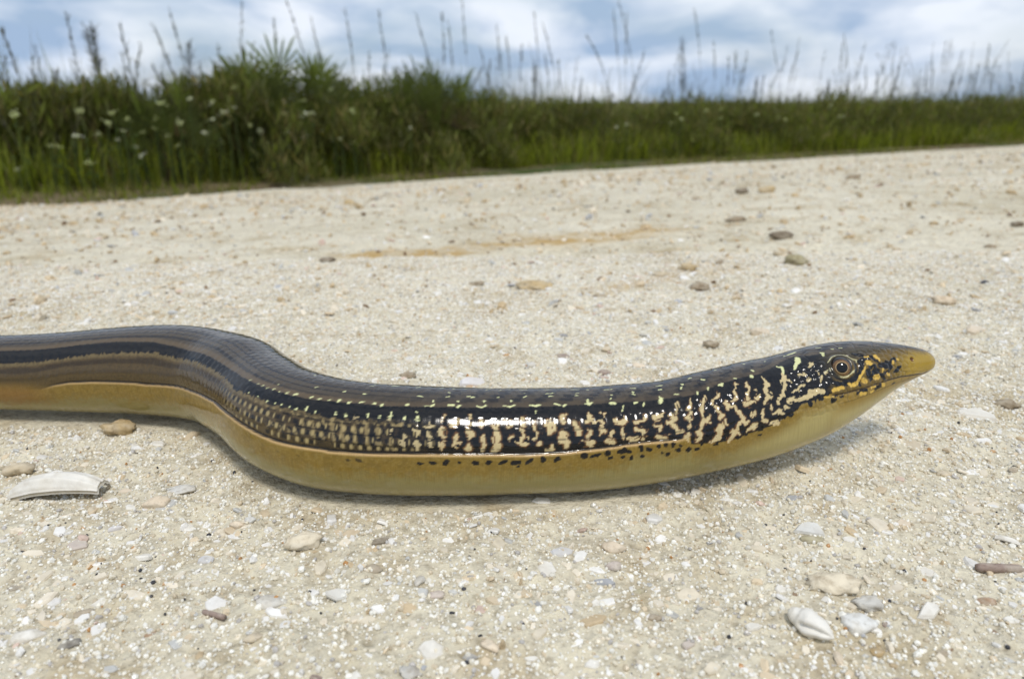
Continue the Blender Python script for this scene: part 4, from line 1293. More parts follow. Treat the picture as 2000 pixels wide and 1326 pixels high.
D += -1.3 * sstep(2.45, 1.7, de) + 0.28 * np.exp(-((de - 2.75) / 0.42) ** 2) - 0.10 * np.exp(-((de - 3.6) / 0.3) ** 2)
lay((0.008, 0.007, 0.007), sstep(2.5, 2.2, de))
lay((0.008, 0.007, 0.007), sstep(0.5, 0.3, np.abs(de - 3.45 + (n_b - 0.5) * 0.5)) * sstep(38, 44, pe) * 0.95)
dn = np.hypot(sg - 264.94, np.radians(pe - 56.9) * rmm)
D += -0.5 * np.exp(-(dn / 0.5) ** 2) + 0.08 * np.exp(-((dn - 0.85) / 0.3) ** 2)
lay((0.13, 0.05, 0.012), sstep(0.75, 0.4, dn))
# domed head scales: every scale is a small cushion with its own slope
def cushions(cell, seed):
    gx, gy = sg / cell, arc / cell
    ix, iy = np.floor(gx), np.floor(gy)
    d1 = np.full(sg.shape, 9.0); d2 = np.full(sg.shape, 9.0)
    for a_ in (-1, 0, 1):
        for b_ in (-1, 0, 1):
            cx = ix + a_ + 0.15 + 0.7 * _hash(ix + a_, iy + b_, seed)
            cy = iy + b_ + 0.15 + 0.7 * _hash(ix + a_, iy + b_, seed + 1)
            d = np.hypot(gx - cx, gy - cy)
            d2 = np.where(d < d1, d1, np.minimum(d2, d)); d1 = np.minimum(d1, d)
    return d2 - d1
hz = sstep(222, 236, sg) * sstep(S_TIP - 5, S_TIP - 14, sg) * sstep(18, 30, pe) * sstep(95, 82, pe) * sstep(3.2, 3.9, de)
cu = cushions(1.75, 81)
D += hz * 0.22 * (sstep(0.0, 0.55, cu) - 0.6)
cu2 = cushions(4.2, 91)
D += sstep(226, 240, sg) * sstep(26, 14, pe) * 0.07 * (sstep(0.0, 0.12, cu2) - 1)
nk = sstep(196, 206, sg) * sstep(232, 222, sg) * sstep(24, 34, pe) * sstep(92, 84, pe)
D += nk * 0.10 * (sstep(0.0, 0.5, cushions(2.3, 95)) - 0.6)
D += (fbm(sg * 0.12, arc * 0.2, 97, 2) - 0.5) * 0.18
krow = np.floor(arc / 2.2)                         # overlapping scales: each lifts a little towards its free rear edge
kf = (sg / 2.6 + 0.5 * krow) % 1.0
kcol = np.floor(sg / 2.6 + 0.5 * krow)
fy_ = arc / 2.2 - krow
wsc = (1 - 0.8 * sstep(215, 235, sg)) * (1 - 0.55 * sstep(lowb, lowb + 6, pe))
D += wsc * (0.062 * (1 - kf) * sstep(0.0, 0.10, kf) + 0.07 * (_hash(kcol, krow, 83) - 0.5) * (fy_ - 0.5) + 0.05 * (_hash(kcol, krow, 84) - 0.5) * (kf - 0.5))
seam = np.maximum(sstep(0.09, 0.02, np.minimum(kf, 1 - kf)), 0.7 * sstep(0.09, 0.02, np.minimum(fy_, 1 - fy_)))
C = C * (1 - 0.11 * (seam * wsc * sstep(0.35, 0.65, n_a))[..., None])
rowm = np.radians(pe) * rmm / 2.05
rs_ = sstep(0.12, 0.05, np.abs(rowm % 1.0 - 0.5)) * flank * sstep(100, 125, sg) * sstep(215, 200, sg) * sstep(0.36, 0.56, n_a)
C = C * (1 - 0.7 * rs_[..., None])
# lip shields and head plates: fine seams
lip = sstep(238, 243, sg) * sstep(S_TIP - 1.5, S_TIP - 4, sg)
for lo_, hi_, per in ((fm - 13, fm - 1, 2.7), (fm + 1, fm + 12, 3.0)):
    band_ = lip * sstep(lo_, lo_ + 1.5, pe) * sstep(hi_, hi_ - 1.0, pe)
    k2 = np.abs(((sg + (pe - fm) * 0.03) / per) % 1.0 - 0.5)
    ln_ = band_ * sstep(0.44, 0.485, k2) + lip * sstep(0.9, 0.3, np.abs(pe - (lo_ if lo_[0, 0] < fm[0, 0] else hi_)))
    D += -0.05 * np.clip(ln_, 0, 1)
    C = C * (1 - 0.45 * np.clip(ln_, 0, 1)[..., None])
hp = sstep(228, 240, sg) * sstep(S_TIP - 3, S_TIP - 6, sg) * sstep(28, 16, pe - (sg - 245) * 1.2)
sm2 = sstep(0.06, 0.015, cu2) * hp
D += -0.06 * sm2
C = C * (1 - 0.4 * sm2[..., None])
Pl = liz_points(D) / 1000.0
Pl[..., 2] = np.maximum(Pl[..., 2], 0.0)

dst = sstep(0.60, 0.72, fbm(sg * 1.5, arc * 1.5, 103, 3)) * sstep(118, 150, pe) * sstep(215, 195, sg)
lay((0.55, 0.50, 0.40), dst * 0.5)
m_skin, nt, b = new_mat("lizard_skin", 0.12, 0.34)
at = nt.nodes.new('ShaderNodeAttribute'); at.attribute_name = 'Col'
bd = nt.nodes.new('ShaderNodeAttribute'); bd.attribute_name = 'body'
grain = noise(nt, 9.0, 3, 0.6, bd.outputs['Vector'])
gcol = ramp(nt, [(0.3, (0.82, 0.82, 0.82)), (0.7, (1.12, 1.12, 1.12))], grain.outputs['Fac']).outputs['Color']
nt.links.new(mixcol(nt, 0.8, at.outputs['Color'], gcol, 'MULTIPLY'), b.inputs['Base Color'])
gb = noise(nt, 1.4, 2, 0.5, bd.outputs['Vector'])
bump(nt, b, gb.outputs['Fac'], 0.10, 0.00012)
b.inputs['Coat Weight'].default_value = 0.15
b.inputs['Coat Roughness'].default_value = 0.08
b.inputs['Subsurface Weight'].default_value = 0.06
b.inputs['Subsurface Radius'].default_value = (0.0012, 0.0007, 0.0003)

liz = empty("legless_lizard", (0.0, 0.150, 0.0))
tag(liz, "glossy legless lizard, black and cream speckled flank, golden belly, raised pointed head", "lizard")
ctr = np.array([0.0, 0.150, 0.0])
V = np.concatenate([Pl.reshape(-1, 3), Pl[0].mean(0)[None], Pl[-1].mean(0)[None]]) - ctr
Cc = np.concatenate([C.reshape(-1, 3), C[0].mean(0)[None], C[-1].mean(0)[None]])
UV = np.concatenate([np.stack([sg, np.radians(pg + 0.6) * 12.0], -1).reshape(-1, 2), [[0, 0], [0, 0]]])
fq = grid_faces(NR, NC, True)[:, ::-1]
n0 = NR * NC
j = np.arange(NC)
cap0 = np.stack([np.full(NC, n0), j, (j + 1) % NC], 1)[:, ::-1]
cap1 = np.stack([np.full(NC, n0 + 1), (NR - 1) * NC + (j + 1) % NC, (NR - 1) * NC + j], 1)[:, ::-1]
quads = np.concatenate([fq, np.concatenate([cap0, cap0[:, -1:]], 1)[:0], np.zeros((0, 4), int)])
faces = [tuple(f) for f in quads.tolist()] + [tuple(f) for f in cap0.tolist()] + [tuple(f) for f in cap1.tolist()]
body_me = mesh_from("body", V, faces, True, np.clip(Cc, 0, 1), m_skin, UV)
obj("body", body_me, liz)

# eyes
def dome(R, ang, rings=18, seg=48):
    a = np.linspace(0, ang, rings); t = np.linspace(0, 2 * np.pi, seg, endpoint=False)
    A, Tt = np.meshgrid(a, t, indexing='ij')
    v = np.stack([R * np.sin(A) * np.cos(Tt), R * np.sin(A) * np.sin(Tt), R * np.cos(A)], -1).reshape(-1, 3)
    return v, grid_faces(rings, seg, True), A.ravel(), Tt.ravel()
def glossy(name, rough=0.06):
    m, nt, b = new_mat(name, rough, 0.4)
    at = nt.nodes.new('ShaderNodeAttribute'); at.attribute_name = 'Col'
    nt.links.new(at.outputs['Color'], b.inputs['Base Color'])
    b.inputs['Coat Weight'].default_value = 0.15
    b.inputs['Coat Roughness'].default_value = 0.03
    return m
m_eye = glossy("wet_eye")
R_EYE = 0.0029
v, f, A, Tt = dome(R_EYE, math.pi)
me_ball = mesh_from("eye", v, f, True, np.tile((0.012, 0.009, 0.008), (len(v), 1)), m_eye)
v, f, A, Tt = dome(R_EYE + 0.00003, 0.80)
rr_ = R_EYE * np.sin(A) * 1000
ic = np.array((0.155, 0.085, 0.034)) * (0.65 + 0.7 * vnoise(Tt * 9, rr_ * 1.2, 5))[:, None]
ic = ic + (np.array((0.42, 0.29, 0.14)) - ic) * sstep(1.46, 1.34, rr_)[:, None]
ic = ic + (np.array((0.02, 0.013, 0.01)) - ic) * sstep(1.80, 2.08, rr_)[:, None]
me_iris = mesh_from("iris", v, f, True, ic, m_eye)
v, f, A, Tt = dome(R_EYE + 0.00006, 0.435)
me_pupil = mesh_from("pupil", v, f, True, np.tile((0.002, 0.002, 0.002), (len(v), 1)), m_eye)
ie = np.argmin(np.abs(S - EYE_S))
for phi_e, sgn in ((EYE_P, 1), (2 * ROLL - EYE_P, -1)):
    ph = math.radians(phi_e)
    out = math.sin(ph) * nrm[ie] + math.cos(ph) * bin_[ie]
    sp_ = (cen[ie] + rad[ie] * out) / 1000.0
    gz = nrm[ie] * sgn * 0.86 + bin_[ie] * 0.62 - tan[ie] * 0.27 if sgn > 0 else out
    gz = gz / np.linalg.norm(gz)
    e = obj("eye", me_ball, liz)
    e.location = Vector(sp_ - out * 0.00158 - ctr)
    e.rotation_euler = Vector(gz).to_track_quat('Z', 'Y').to_euler()
    obj("iris", me_iris, e); obj("pupil", me_pupil, e)
# ------------------------------------------------------------------ loose pieces on the sand
import bmesh
def tinted(name, rough=0.7, spec=0.35, mottle=0.35, scale=900.0, bump_d=0.0003, instancer=False):
    m, nt, b = new_mat(name, rough, spec)
    if instancer:
        at = nt.nodes.new('ShaderNodeAttribute'); at.attribute_type = 'INSTANCER'; at.attribute_name = 'tint'
        nt.links.new(at.outputs['Color'], b.inputs['Base Color'])
        return m
    at = nt.nodes.new('ShaderNodeAttribute'); at.attribute_name = 'Col'
    tc_ = nt.nodes.new('ShaderNodeNewGeometry')
    n = noise(nt, scale, 4, 0.6, tc_.outputs['Position'])
    c = ramp(nt, [(0.28, (0.55, 0.50, 0.44)), (0.5, (0.98, 0.98, 0.98)), (0.75, (1.12, 1.12, 1.12))], n.outputs['Fac']).outputs['Color']
    nt.links.new(mixcol(nt, mottle, at.outputs['Color'], c, 'MULTIPLY'), b.inputs['Base Color'])
    bump(nt, b, n.outputs['Fac'], 0.6, bump_d)
    return m
m_shell = tinted("worn_shell", 0.55, 0.4, 0.30, 500.0, 0.00025)
m_stone = tinted("worn_stone", 0.7, 0.35, 0.6, 900.0, 0.0003)
m_clod = tinted("earth_clod", 0.95, 0.1, 0.9, 450.0, 0.0008)

def chip_shape(r, n=7, sub=1):
    """flat broken plate: unequal sides, bevelled rim, slightly arched"""
    a = np.sort(np.linspace(0, 2 * np.pi, n, endpoint=False) + r.uniform(-0.32, 0.32, n))
    rr_ = r.uniform(0.62, 1.0, n)
    asp = r.uniform(0.45, 0.85)
    ox, oy = rr_ * np.cos(a), rr_ * np.sin(a) * asp
    h = r.uniform(0.16, 0.34)
    arch = r.uniform(0.0, 0.22)
    tilt = r.uniform(-0.10, 0.10)
    def zc(x, y): return arch * (0.6 - x * x) + tilt * x
    rings = [(1.0, -0.30 * h), (1.03, 0.55 * h), (0.86, h)]
    v = []
    for k_, z in rings:
        v += [(x * k_, y * k_, z + zc(x * k_, y * k_)) for x, y in zip(ox, oy)]
    v.append((0, 0, h * 1.02 + zc(0, 0)))
    f = []
    for lv in range(2):
        for i in range(n):
            a0, a1 = lv * n + i, lv * n + (i + 1) % n
            f += [(a0, a1, a1 + n), (a0, a1 + n, a0 + n)]
    f += [(2 * n + i, 2 * n + (i + 1) % n, 3 * n) for i in range(n)]
    return np.array(v), np.array(f)
_ico = {}
def ico(sub):
    if sub not in _ico:
        bm = bmesh.new(); bmesh.ops.create_icosphere(bm, subdivisions=sub, radius=1.0)
        bm.verts.ensure_lookup_table()
        _ico[sub] = (np.array([v.co[:] for v in bm.verts]), np.array([[v.index for v in f.verts] for f in bm.faces]))
        bm.free()
    return _ico[sub]
def lump(v, seed, amp, freq):
    x, y, z = v[:, 0] * freq, v[:, 1] * freq, v[:, 2] * freq
    n = (fbm(x + 3.1 * seed, y + z * 0.7, seed, 3) + fbm(y - 2.2 * seed, z + x * 0.7, seed + 5, 3) + fbm(z + seed, x - y * 0.7, seed + 9, 3)) / 3
    return v * (1 + amp * (n - 0.5) * 2)[:, None]
def nugget_shape(r, sub=3, amp=0.5, freq=1.7, facets=True):
    v, f = ico(sub)
    v = lump(v.copy(), int(r.integers(1, 999)), amp, freq)
    if facets:
        for _ in range(6):
            d = r.normal(size=3); d /= np.linalg.norm(d)
            t = v @ d
            v -= np.maximum(t - r.uniform(0.62, 0.9), 0)[:, None] * d
    v = v * np.array([1, r.uniform(0.55, 0.8), r.uniform(0.34, 0.50)])
    return v, f
def clod_shape(r):
    v, f = nugget_shape(r, 3, 0.75, 2.6, False)
    return lump(v, int(r.integers(1, 999)), 0.30, 9.0), f
def flake_shape(r):
    v, f = chip_shape(r, 8)
    v[:, 2] *= 0.75
    return v, f
def twig_shape(r):
    n, seg = 14, 10
    t = np.linspace(-1, 1, n)
    a = np.linspace(0, 2 * np.pi, seg, endpoint=False)
    T_, A_ = np.meshgrid(t, a, indexing='ij')
    rr_ = 0.20 * (1 + 0.10 * np.cos(A_ * 5)) * (1 + 0.15 * (vnoise(T_ * 4, A_ * 0, 9) - 0.5))
    rr_[0] *= 0.75; rr_[-1] *= 0.8
    v = np.stack([T_ + 0.05 * (vnoise(A_ * 2, T_ * 0, 4) - 0.5) * (np.abs(T_) > 0.95), rr_ * np.cos(A_), rr_ * np.sin(A_) + 0.12], -1).reshape(-1, 3)
    f = [tuple(q) for q in grid_faces(n, seg, True).tolist()]
    f += [tuple(range(seg))[::-1], tuple(range((n - 1) * seg, n * seg))]
    return v, f
def clam_shape(r):
    """arched valve fragment with growth ridges, open on the near side"""
    nu, nv = 44, 26
    u = np.linspace(-1, 1, nu); w = np.linspace(0, 1, nv)
    U, Wd = np.meshgrid(u, w, indexing='ij')
    ang = Wd * 2.7 + 0.15
    Rr = (1 - 0.55 * np.abs(U) ** 2.6) * 0.58
    x = U * (1.0 - 0.04 * Wd)
    y = -0.30 * np.cos(ang) * (0.6 + Rr) + 0.12 * U
    z = Rr * np.sin(ang + 0.25) * 0.85 + 0.02
    ridge = 0.016 * np.sin(Wd * 30 + U * 1.5) + 0.02 * (fbm(U * 3, Wd * 6, 4, 3) - 0.5)
    z = z + ridge
    z += 0.05 * (1 - U * U) - 0.05
    top = np.stack([x, y, z], -1).reshape(-1, 3)
    bot = top - np.array([0, -0.01, 0.085]); 
    f = grid_faces(nu, nv)
    faces = [tuple(q) for q in f.tolist()] + [tuple(q[::-1] + nu * nv) for q in f]
    rim = [i * nv for i in range(nu)] + [(nu - 1) * nv + j_ for j_ in range(1, nv)] + [i * nv + nv - 1 for i in range(nu - 2, -1, -1)] + [j_ for j_ in range(nv - 2, 0, -1)]
    N = nu * nv
    for a_, b_ in zip(rim, rim[1:] + rim[:1]):
        faces.append((a_, a_ + N, b_ + N, b_))
    return np.concatenate([top, bot]), faces
def snail_shape(r):
    """low spired shell: whorl body tapering to a point, with a long slit aperture"""
    nu, nv = 60, 40
    u = np.linspace(0, 1, nu); a = np.linspace(0, 2 * np.pi, nv, endpoint=False)
    U, A_ = np.meshgrid(u, a, indexing='ij')
    prof = np.interp(u, [0, .05, .14, .24, .30, .45, .62, .8, .92, 1], [0, .20, .34, .40, .50, .56, .50, .36, .20, .02])
    Rr = prof[:, None] * (1 + 0.05 * np.sin(A_ - U * 16))
    slit = np.exp(-((A_ - 2.75 + 0.7 * (U - 0.6)) / 0.26) ** 2) * sstep(0.30, 0.42, U) * sstep(0.98, 0.86, U)
    Rr = Rr * (1 - 0.45 * slit) * (1 + 0.10 * np.exp(-((A_ - 2.15 + 0.7 * (U - 0.6)) / 0.3) ** 2) * sstep(0.3, 0.45, U))
    v = np.stack([U * 2 - 1, Rr * np.cos(A_), Rr * np.sin(A_) * 0.9 + 0.30], -1).reshape(-1, 3)
    return v, grid_faces(nu, nv, True)
SHAPES = dict(chip=(chip_shape, m_shell, False), nugget=(nugget_shape, m_stone, True), clod=(clod_shape, m_clod, True), flake=(flake_shape, m_stone, False),
              twig=(twig_shape, m_stone, True), clam=(clam_shape, m_shell, True), snail=(snail_shape, m_shell, True))
KIND = dict(chip=("shell_chip", "shell"), nugget=("pebble", "pebble"), clod=("clod", "clod"), flake=("stone_flake", "flake"),
            twig=("stick_fragment", "stick"), clam=("clam_shell", "shell"), snail=("snail_shell", "shell"))
SINK = dict(chip=0.12, nugget=0.19, clod=0.13, flake=0.06, twig=0.03, clam=0.0, snail=0.05)
def make_piece(kind, seed, L, tint):
    r = np.random.default_rng(seed)
    fn, mt, sm = SHAPES[kind]
    v, f = fn(r)
    v = v * L * 0.5
    c = np.array(tint)
    if kind == "nugget" and seed % 3 == 0:                       # two-toned stone
        colr = c * (0.75 + 0.4 * sstep(-0.2, 0.3, v[:, 2] / (L * 0.5)))[:, None]
    else:
        colr = np.tile(c, (len(v), 1)) * (0.9 + 0.2 * vnoise(v[:, 0] / L * 5, v[:, 1] / L * 5, seed))[:, None]
    # sand clings to the pieces in patches
    dust = sstep(0.42, 0.62, fbm(v[:, 0] / L * 4 + seed, v[:, 1] / L * 4 + v[:, 2] / L * 3, seed + 3, 3)) * (0.40 if kind == 'clod' else 0.38)
    colr = colr + (np.array((.58, .52, .41)) - colr) * ((0.10 if kind == 'clod' else 0.24) + 0.76 * dust)[:, None]
    return mesh_from(KIND[kind][0], v, f, sm, np.clip(colr, 0, 0.85), mt)
placed = []
for i, (kind, x, y, L, rot, tint, label) in enumerate(PIECES):
    x, y, L = x / 1000, y / 1000, L / 1000
    if kind in ('clod', 'nugget'): y += L * 0.15
    me = make_piece(kind, 100 + i, L, TINT[tint])
    o = obj(KIND[kind][0], me)
    zs = [c[2] for c in me.vertices[0:1]] if False else None
    zmin = min(v.co.z for v in me.vertices)
    gz_ = float(road_z(np.array([x]), np.array([y]))[0])
    o.location = (x, y, gz_ - zmin - SINK[kind] * L)
    tl = np.random.default_rng(i).uniform(-0.12, 0.12, 2)
    if kind == 'chip' and abs(rot) >= 50: tl = (0.7, 0.1)        # stands half upright
    elif kind == 'chip': tl = (0.16 + tl[0], tl[1])
    o.rotation_euler = (tl[0], tl[1], math.radians(rot) * (1.6 if kind in ('chip', 'twig', 'flake') else 1))
    tag(o, label, KIND[kind][1])
    placed.append((x, y, L))
# plainer pieces of a few kinds, alike but for their place
GEN = [("chip", "cream", 52, 3.2, 6.0, "plain cream shell chip lying flat among the sand grains", "plain cream shell chips"),
       ("chip", "white", 34, 2.8, 5.2, "plain chalk white shell chip lying flat among the sand grains", "plain white shell chips"),
       ("nugget", "tan", 18, 2.6, 4.6, "plain tan pebble half sunk in the sand", "plain tan pebbles"),
       ("nugget", "grey", 9, 2.6, 4.4, "plain mid grey pebble half sunk in the sand", "plain grey pebbles"),
       ("flake", "char", 14, 0.8, 1.4, "tiny black crumb lying on the sand", "tiny black crumbs"),
       ("nugget", "orange", 7, 0.8, 1.3, "tiny orange grain lying on the sand", "tiny orange grains")]
gr = np.random.default_rng(5)
for kind, tint, n, lo, hi, label, group in GEN:
    mes = [make_piece(kind, 900 + hash(tint) % 7 * 0 + k_ * 13 + len(tint) * 3, 0.001, TINT[tint]) for k_ in range(5)]
    cnt = 0
    while cnt < n:
        y = 0.085 + 0.26 * gr.random() ** 1.4
        x = (gr.random() - 0.5) * 1.5 * (y + 0.02)
        L = gr.uniform(lo, hi) / 1000
        if any(math.hypot(x - a, y - b_) < 0.5 * (L + c_) + 0.001 for a, b_, c_ in placed): continue
        if float(rest_w(np.array([x]), np.array([y]))[0]) > 0.05: continue
        me = mes[cnt % 5]
        o = obj(KIND[kind][0], me)
        o.scale = (L * 1000,) * 3
        zmin = min(v.co.z for v in me.vertices) * L * 1000
        o.location = (x, y, float(road_z(np.array([x]), np.array([y]))[0]) - zmin - 0.12 * L)
        o.rotation_euler = (gr.uniform(-0.2, 0.3), gr.uniform(-0.2, 0.2), gr.uniform(0, 6.28))
        tag(o, label, KIND[kind][1], group)
        placed.append((x, y, L))
        cnt += 1

# the uncountable grit: broken shell and marl crumbs, one sheet of pieces
PAL = np.array([(.78, .75, .69), (.72, .64, .50), (.66, .54, .37), (.54, .42, .26), (.52, .51, .47), (.46, .46, .46), (.26, .18, .11), (.05, .05, .055), (.44, .26, .11), (.62, .47, .38)])
def palette(r, n, w):
    w = np.array(w, float)
    c = PAL[r.choice(len(PAL), n, p=w / w.sum())]
    return np.clip(c * r.uniform(0.86, 1.10, (n, 1)), 0, 0.85)
def rotmats(r, n, tilt):
    rz = r.uniform(0, 2 * np.pi, n); rx = r.normal(0, tilt, n); ry = r.normal(0, tilt, n)
    cz, sz, cx, sx, cy, sy = np.cos(rz), np.sin(rz), np.cos(rx), np.sin(rx), np.cos(ry), np.sin(ry)
    Z = np.zeros((n, 3, 3)); Z[:, 0, 0] = cz; Z[:, 0, 1] = -sz; Z[:, 1, 0] = sz; Z[:, 1, 1] = cz; Z[:, 2, 2] = 1
    X = np.zeros((n, 3, 3)); X[:, 0, 0] = 1; X[:, 1, 1] = cx; X[:, 1, 2] = -sx; X[:, 2, 1] = sx; X[:, 2, 2] = cx
    Y = np.zeros((n, 3, 3)); Y[:, 1, 1] = 1; Y[:, 0, 0] = cy; Y[:, 0, 2] = sy; Y[:, 2, 0] = -sy; Y[:, 2, 2] = cy
    return X @ Y @ Z
def scatter(name, shapes, xy, size, colors, r, tilt, lift, mat, zf):
    n = len(xy)
    size = np.where(colors.mean(1) < 0.25, np.minimum(size * (0.5 if name[0] == "s" else 0.85), 0.0016 if name[0] == "s" else 0.014), size)   # dark bits are the small ones
    pick = r.integers(0, len(shapes), n)
    nv = len(shapes[0][0]); f = shapes[0][1]
    base_ = np.stack([s_[0] for s_ in shapes])[pick] * (size * 0.5)[:, None, None]
    v = np.einsum('nvk,njk->nvj', base_, rotmats(r, n, tilt))
    z = zf(xy[:, 0], xy[:, 1]) + lift * size
    v += np.concatenate([xy, z[:, None]], 1)[:, None, :]
    fa = (f[None] + (np.arange(n) * nv)[:, None, None]).reshape(-1, 3)
    o = obj(name, mesh_from(name, v.reshape(-1, 3), fa, False, np.repeat(colors, nv, 0), mat))
    return o
def road_pts(r, n, mode):
    out_ = []
    while sum(len(a) for a in out_) < n:
        if mode == 0:
            x = r.uniform(-0.32, 0.40, n); y = r.uniform(0.04, 0.44, n)
            ok = np.abs(x) < 0.06 + 0.85 * y
        elif mode == 1:
            y = 0.30 + 1.9 * r.random(n) ** 1.3; x = r.uniform(-1, 1, n) * (0.15 + 0.95 * y); ok = y > 0
        else:
            p = 0.8 + 2.7 * r.random(n); q = r.uniform(-3.5, 9.0, n)
            x, y = to_xy(p, q); ok = p < edge_p(q) - 0.05
        ok &= rest_w(x, y) < 0.85
        out_.append(np.stack([x, y], 1)[ok])
    return np.concatenate(out_)[:n]
r = np.random.default_rng(11)
chips = [chip_shape(r, 6) for _ in range(24)]
nugs = [nugget_shape(r, 1, 0.5, 1.5) for _ in range(16)]
w_near = [34, 38, 14, 4, 6, 0.8, 0.5, 0.4, 0.25, 1.5]
w_far = [8, 24, 24, 24, 7, 1.5, 5, 0.8, 0.6, 2]
n = 15200
sz = np.clip(r.lognormal(0.62, 0.52, n), 0.8, 6.5) / 1000
g1 = scatter("shell_grit", chips, road_pts(r, n, 0), sz, palette(r, n, w_near), r, 0.22, -0.07, m_shell, road_z)
tag(g1, "fine flat shell grit strewn all over the sand", "shell grit", kind="stuff")
n = 5200
sz = np.clip(r.lognormal(0.35, 0.45, n), 0.6, 3.4) / 1000
g2 = scatter("sand_crumbs", nugs, road_pts(r, n, 0), sz, palette(r, n, [20, 30, 20, 11, 8, 1.2, 1.6, 1.2, 0.5, 1.5]), r, 0.9, 0.05, m_stone, road_z)
tag(g2, "small rounded crumbs of stone strewn between the shell grit", "crumbs", kind="stuff")
n = 15000
pts = road_pts(r, n, 1)
sz = np.clip(r.lognormal(1.15, 0.5, n), 1.2, 9.0) / 1000 * (0.55 + 0.75 * pts[:, 1])
g3 = scatter("road_grit", chips, pts, sz, palette(r, n, w_far), r, 0.30, 0.0, m_shell, road_z)
tag(g3, "coarser shell and marl grit on the middle of the road", "shell grit", kind="stuff")
n = 4200
pts = road_pts(r, n, 1)
sz = np.clip(r.lognormal(1.2, 0.5, n), 1.2, 12.0) / 1000 * (0.55 + 0.9 * pts[:, 1])
g4 = scatter("road_crumbs", nugs, pts, sz, palette(r, n, [3, 14, 20, 32, 6, 1.5, 10, 0.8, 1.2, 2]), r, 0.9, 0.08, m_clod, road_z)
tag(g4, "brown marl crumbs on the middle of the road", "crumbs", kind="stuff")
n = 6500
pts = road_pts(r, n, 2)
sz = np.clip(r.lognormal(1.95, 0.5, n), 3, 24) / 1000
g5 = scatter("far_crumbs", nugs, pts, sz, palette(r, n, [4, 16, 22, 28, 6, 1.5, 9, 0.6, 1, 2]), r, 0.9, 0.05, m_clod, road_z)
tag(g5, "brown and pale crumbs on the road near the verge", "crumbs", kind="stuff")

# sand grains around the animal: one point per grain, the grain itself is set by geometry nodes
m_grain = tinted("quartz_grain", 0.32, 0.5, instancer=True)
ng = 240000
xy = road_pts(r, ng, 0)
me = bpy.data.meshes.new("sand_grains")
rg_ = np.clip(r.lognormal(-1.38, 0.38, ng), 0.10, 0.6) / 1000
zg = road_z(xy[:, 0], xy[:, 1]) + rg_ * r.uniform(-0.2, 0.7, ng)
me.vertices.add(ng)
me.vertices.foreach_set("co", np.concatenate([xy, zg[:, None]], 1).astype(np.float32).ravel())
a_ = me.attributes.new("scl", 'FLOAT_VECTOR', 'POINT')
a_.data.foreach_set("vector", (rg_[:, None] * r.uniform(0.7, 1.4, (ng, 3))).astype(np.float32).ravel())
a_ = me.attributes.new("rot", 'FLOAT_VECTOR', 'POINT')
a_.data.foreach_set("vector", r.uniform(0, 6.28, (ng, 3)).astype(np.float32).ravel())
a_ = me.attributes.new("tint", 'FLOAT_COLOR', 'POINT')
GP = np.array([(.82, .79, .70), (.71, .67, .57), (.72, .65, .50), (.56, .47, .33), (.46, .43, .39), (.03, .03, .035), (.44, .22, .07)])
ct = np.ones((ng, 4)); ct[:, :3] = GP[r.choice(7, ng, p=[.36, .28, .22, .085, .045, .005, .005])] * r.uniform(.85, 1.1, (ng, 1))
a_.data.foreach_set("color", ct.astype(np.float32).ravel())
grains = obj("sand_grains", me)
tag(grains, "loose pale quartz sand grains covering the ground round the animal", "sand", kind="stuff")
ng_t = bpy.data.node_groups.new("grain_setter", 'GeometryNodeTree')
ng_t.interface.new_socket("Geometry", in_out='INPUT', socket_type='NodeSocketGeometry')
ng_t.interface.new_socket("Geometry", in_out='OUTPUT', socket_type='NodeSocketGeometry')
gn = ng_t.nodes; gl = ng_t.links
gi = gn.new('NodeGroupInput'); go = gn.new('NodeGroupOutput')
ip = gn.new('GeometryNodeInstanceOnPoints')
ic_ = gn.new('GeometryNodeMeshIcoSphere'); ic_.inputs['Radius'].default_value = 1.0; ic_.inputs['Subdivisions'].default_value = 1
sm_ = gn.new('GeometryNodeSetMaterial'); sm_.inputs['Material'].default_value = m_grain
def named(nm, typ):
    q_ = gn.new('GeometryNodeInputNamedAttribute'); q_.data_type = typ; q_.inputs['Name'].default_value = nm
    return q_.outputs[0]
e2r = gn.new('FunctionNodeEulerToRotation')
gl.new(gi.outputs[0], ip.inputs['Points'])
gl.new(ic_.outputs['Mesh'], sm_.inputs['Geometry'])
gl.new(sm_.outputs['Geometry'], ip.inputs['Instance'])
gl.new(named("rot", 'FLOAT_VECTOR'), e2r.inputs[0]); gl.new(e2r.outputs[0], ip.inputs['Rotation'])
gl.new(named("scl", 'FLOAT_VECTOR'), ip.inputs['Scale'])
gl.new(ip.outputs['Instances'], go.inputs[0])
md = grains.modifiers.new("grains", 'NODES'); md.node_group = ng_t
# ------------------------------------------------------------------ verge plants
def leafmat(name, rough=0.55, spec=0.3):
    m, nt, b = new_mat(name, rough, spec)
    at = nt.nodes.new('ShaderNodeAttribute'); at.attribute_name = 'Col'
    nt.links.new(at.outputs['Color'], b.inputs['Base Color'])
    tr = nt.nodes.new('ShaderNodeBsdfTranslucent')
    nt.links.new(mixcol(nt, 1.0, at.outputs['Color'], (1.2, 1.3, 0.6), 'MULTIPLY'), tr.inputs['Color'])
    mx = nt.nodes.new('ShaderNodeMixShader'); mx.inputs[0].default_value = 0.50
    nt.links.new(b.outputs[0], mx.inputs[1]); nt.links.new(tr.outputs[0], mx.inputs[2])
    nt.links.new(mx.outputs[0], nt.nodes['Material Output'].inputs['Surface'])
    return m
m_leaf = leafmat("leaf")
m_stem = tinted("dry_stem", 0.8, 0.2, 0.4, 60.0, 0.001)
m_petal = leafmat("petal", 0.7, 0.2)
r = np.random.default_rng(23)
def vz(x, y): return float(verge_z(np.array([x]), np.array([y]))[0])

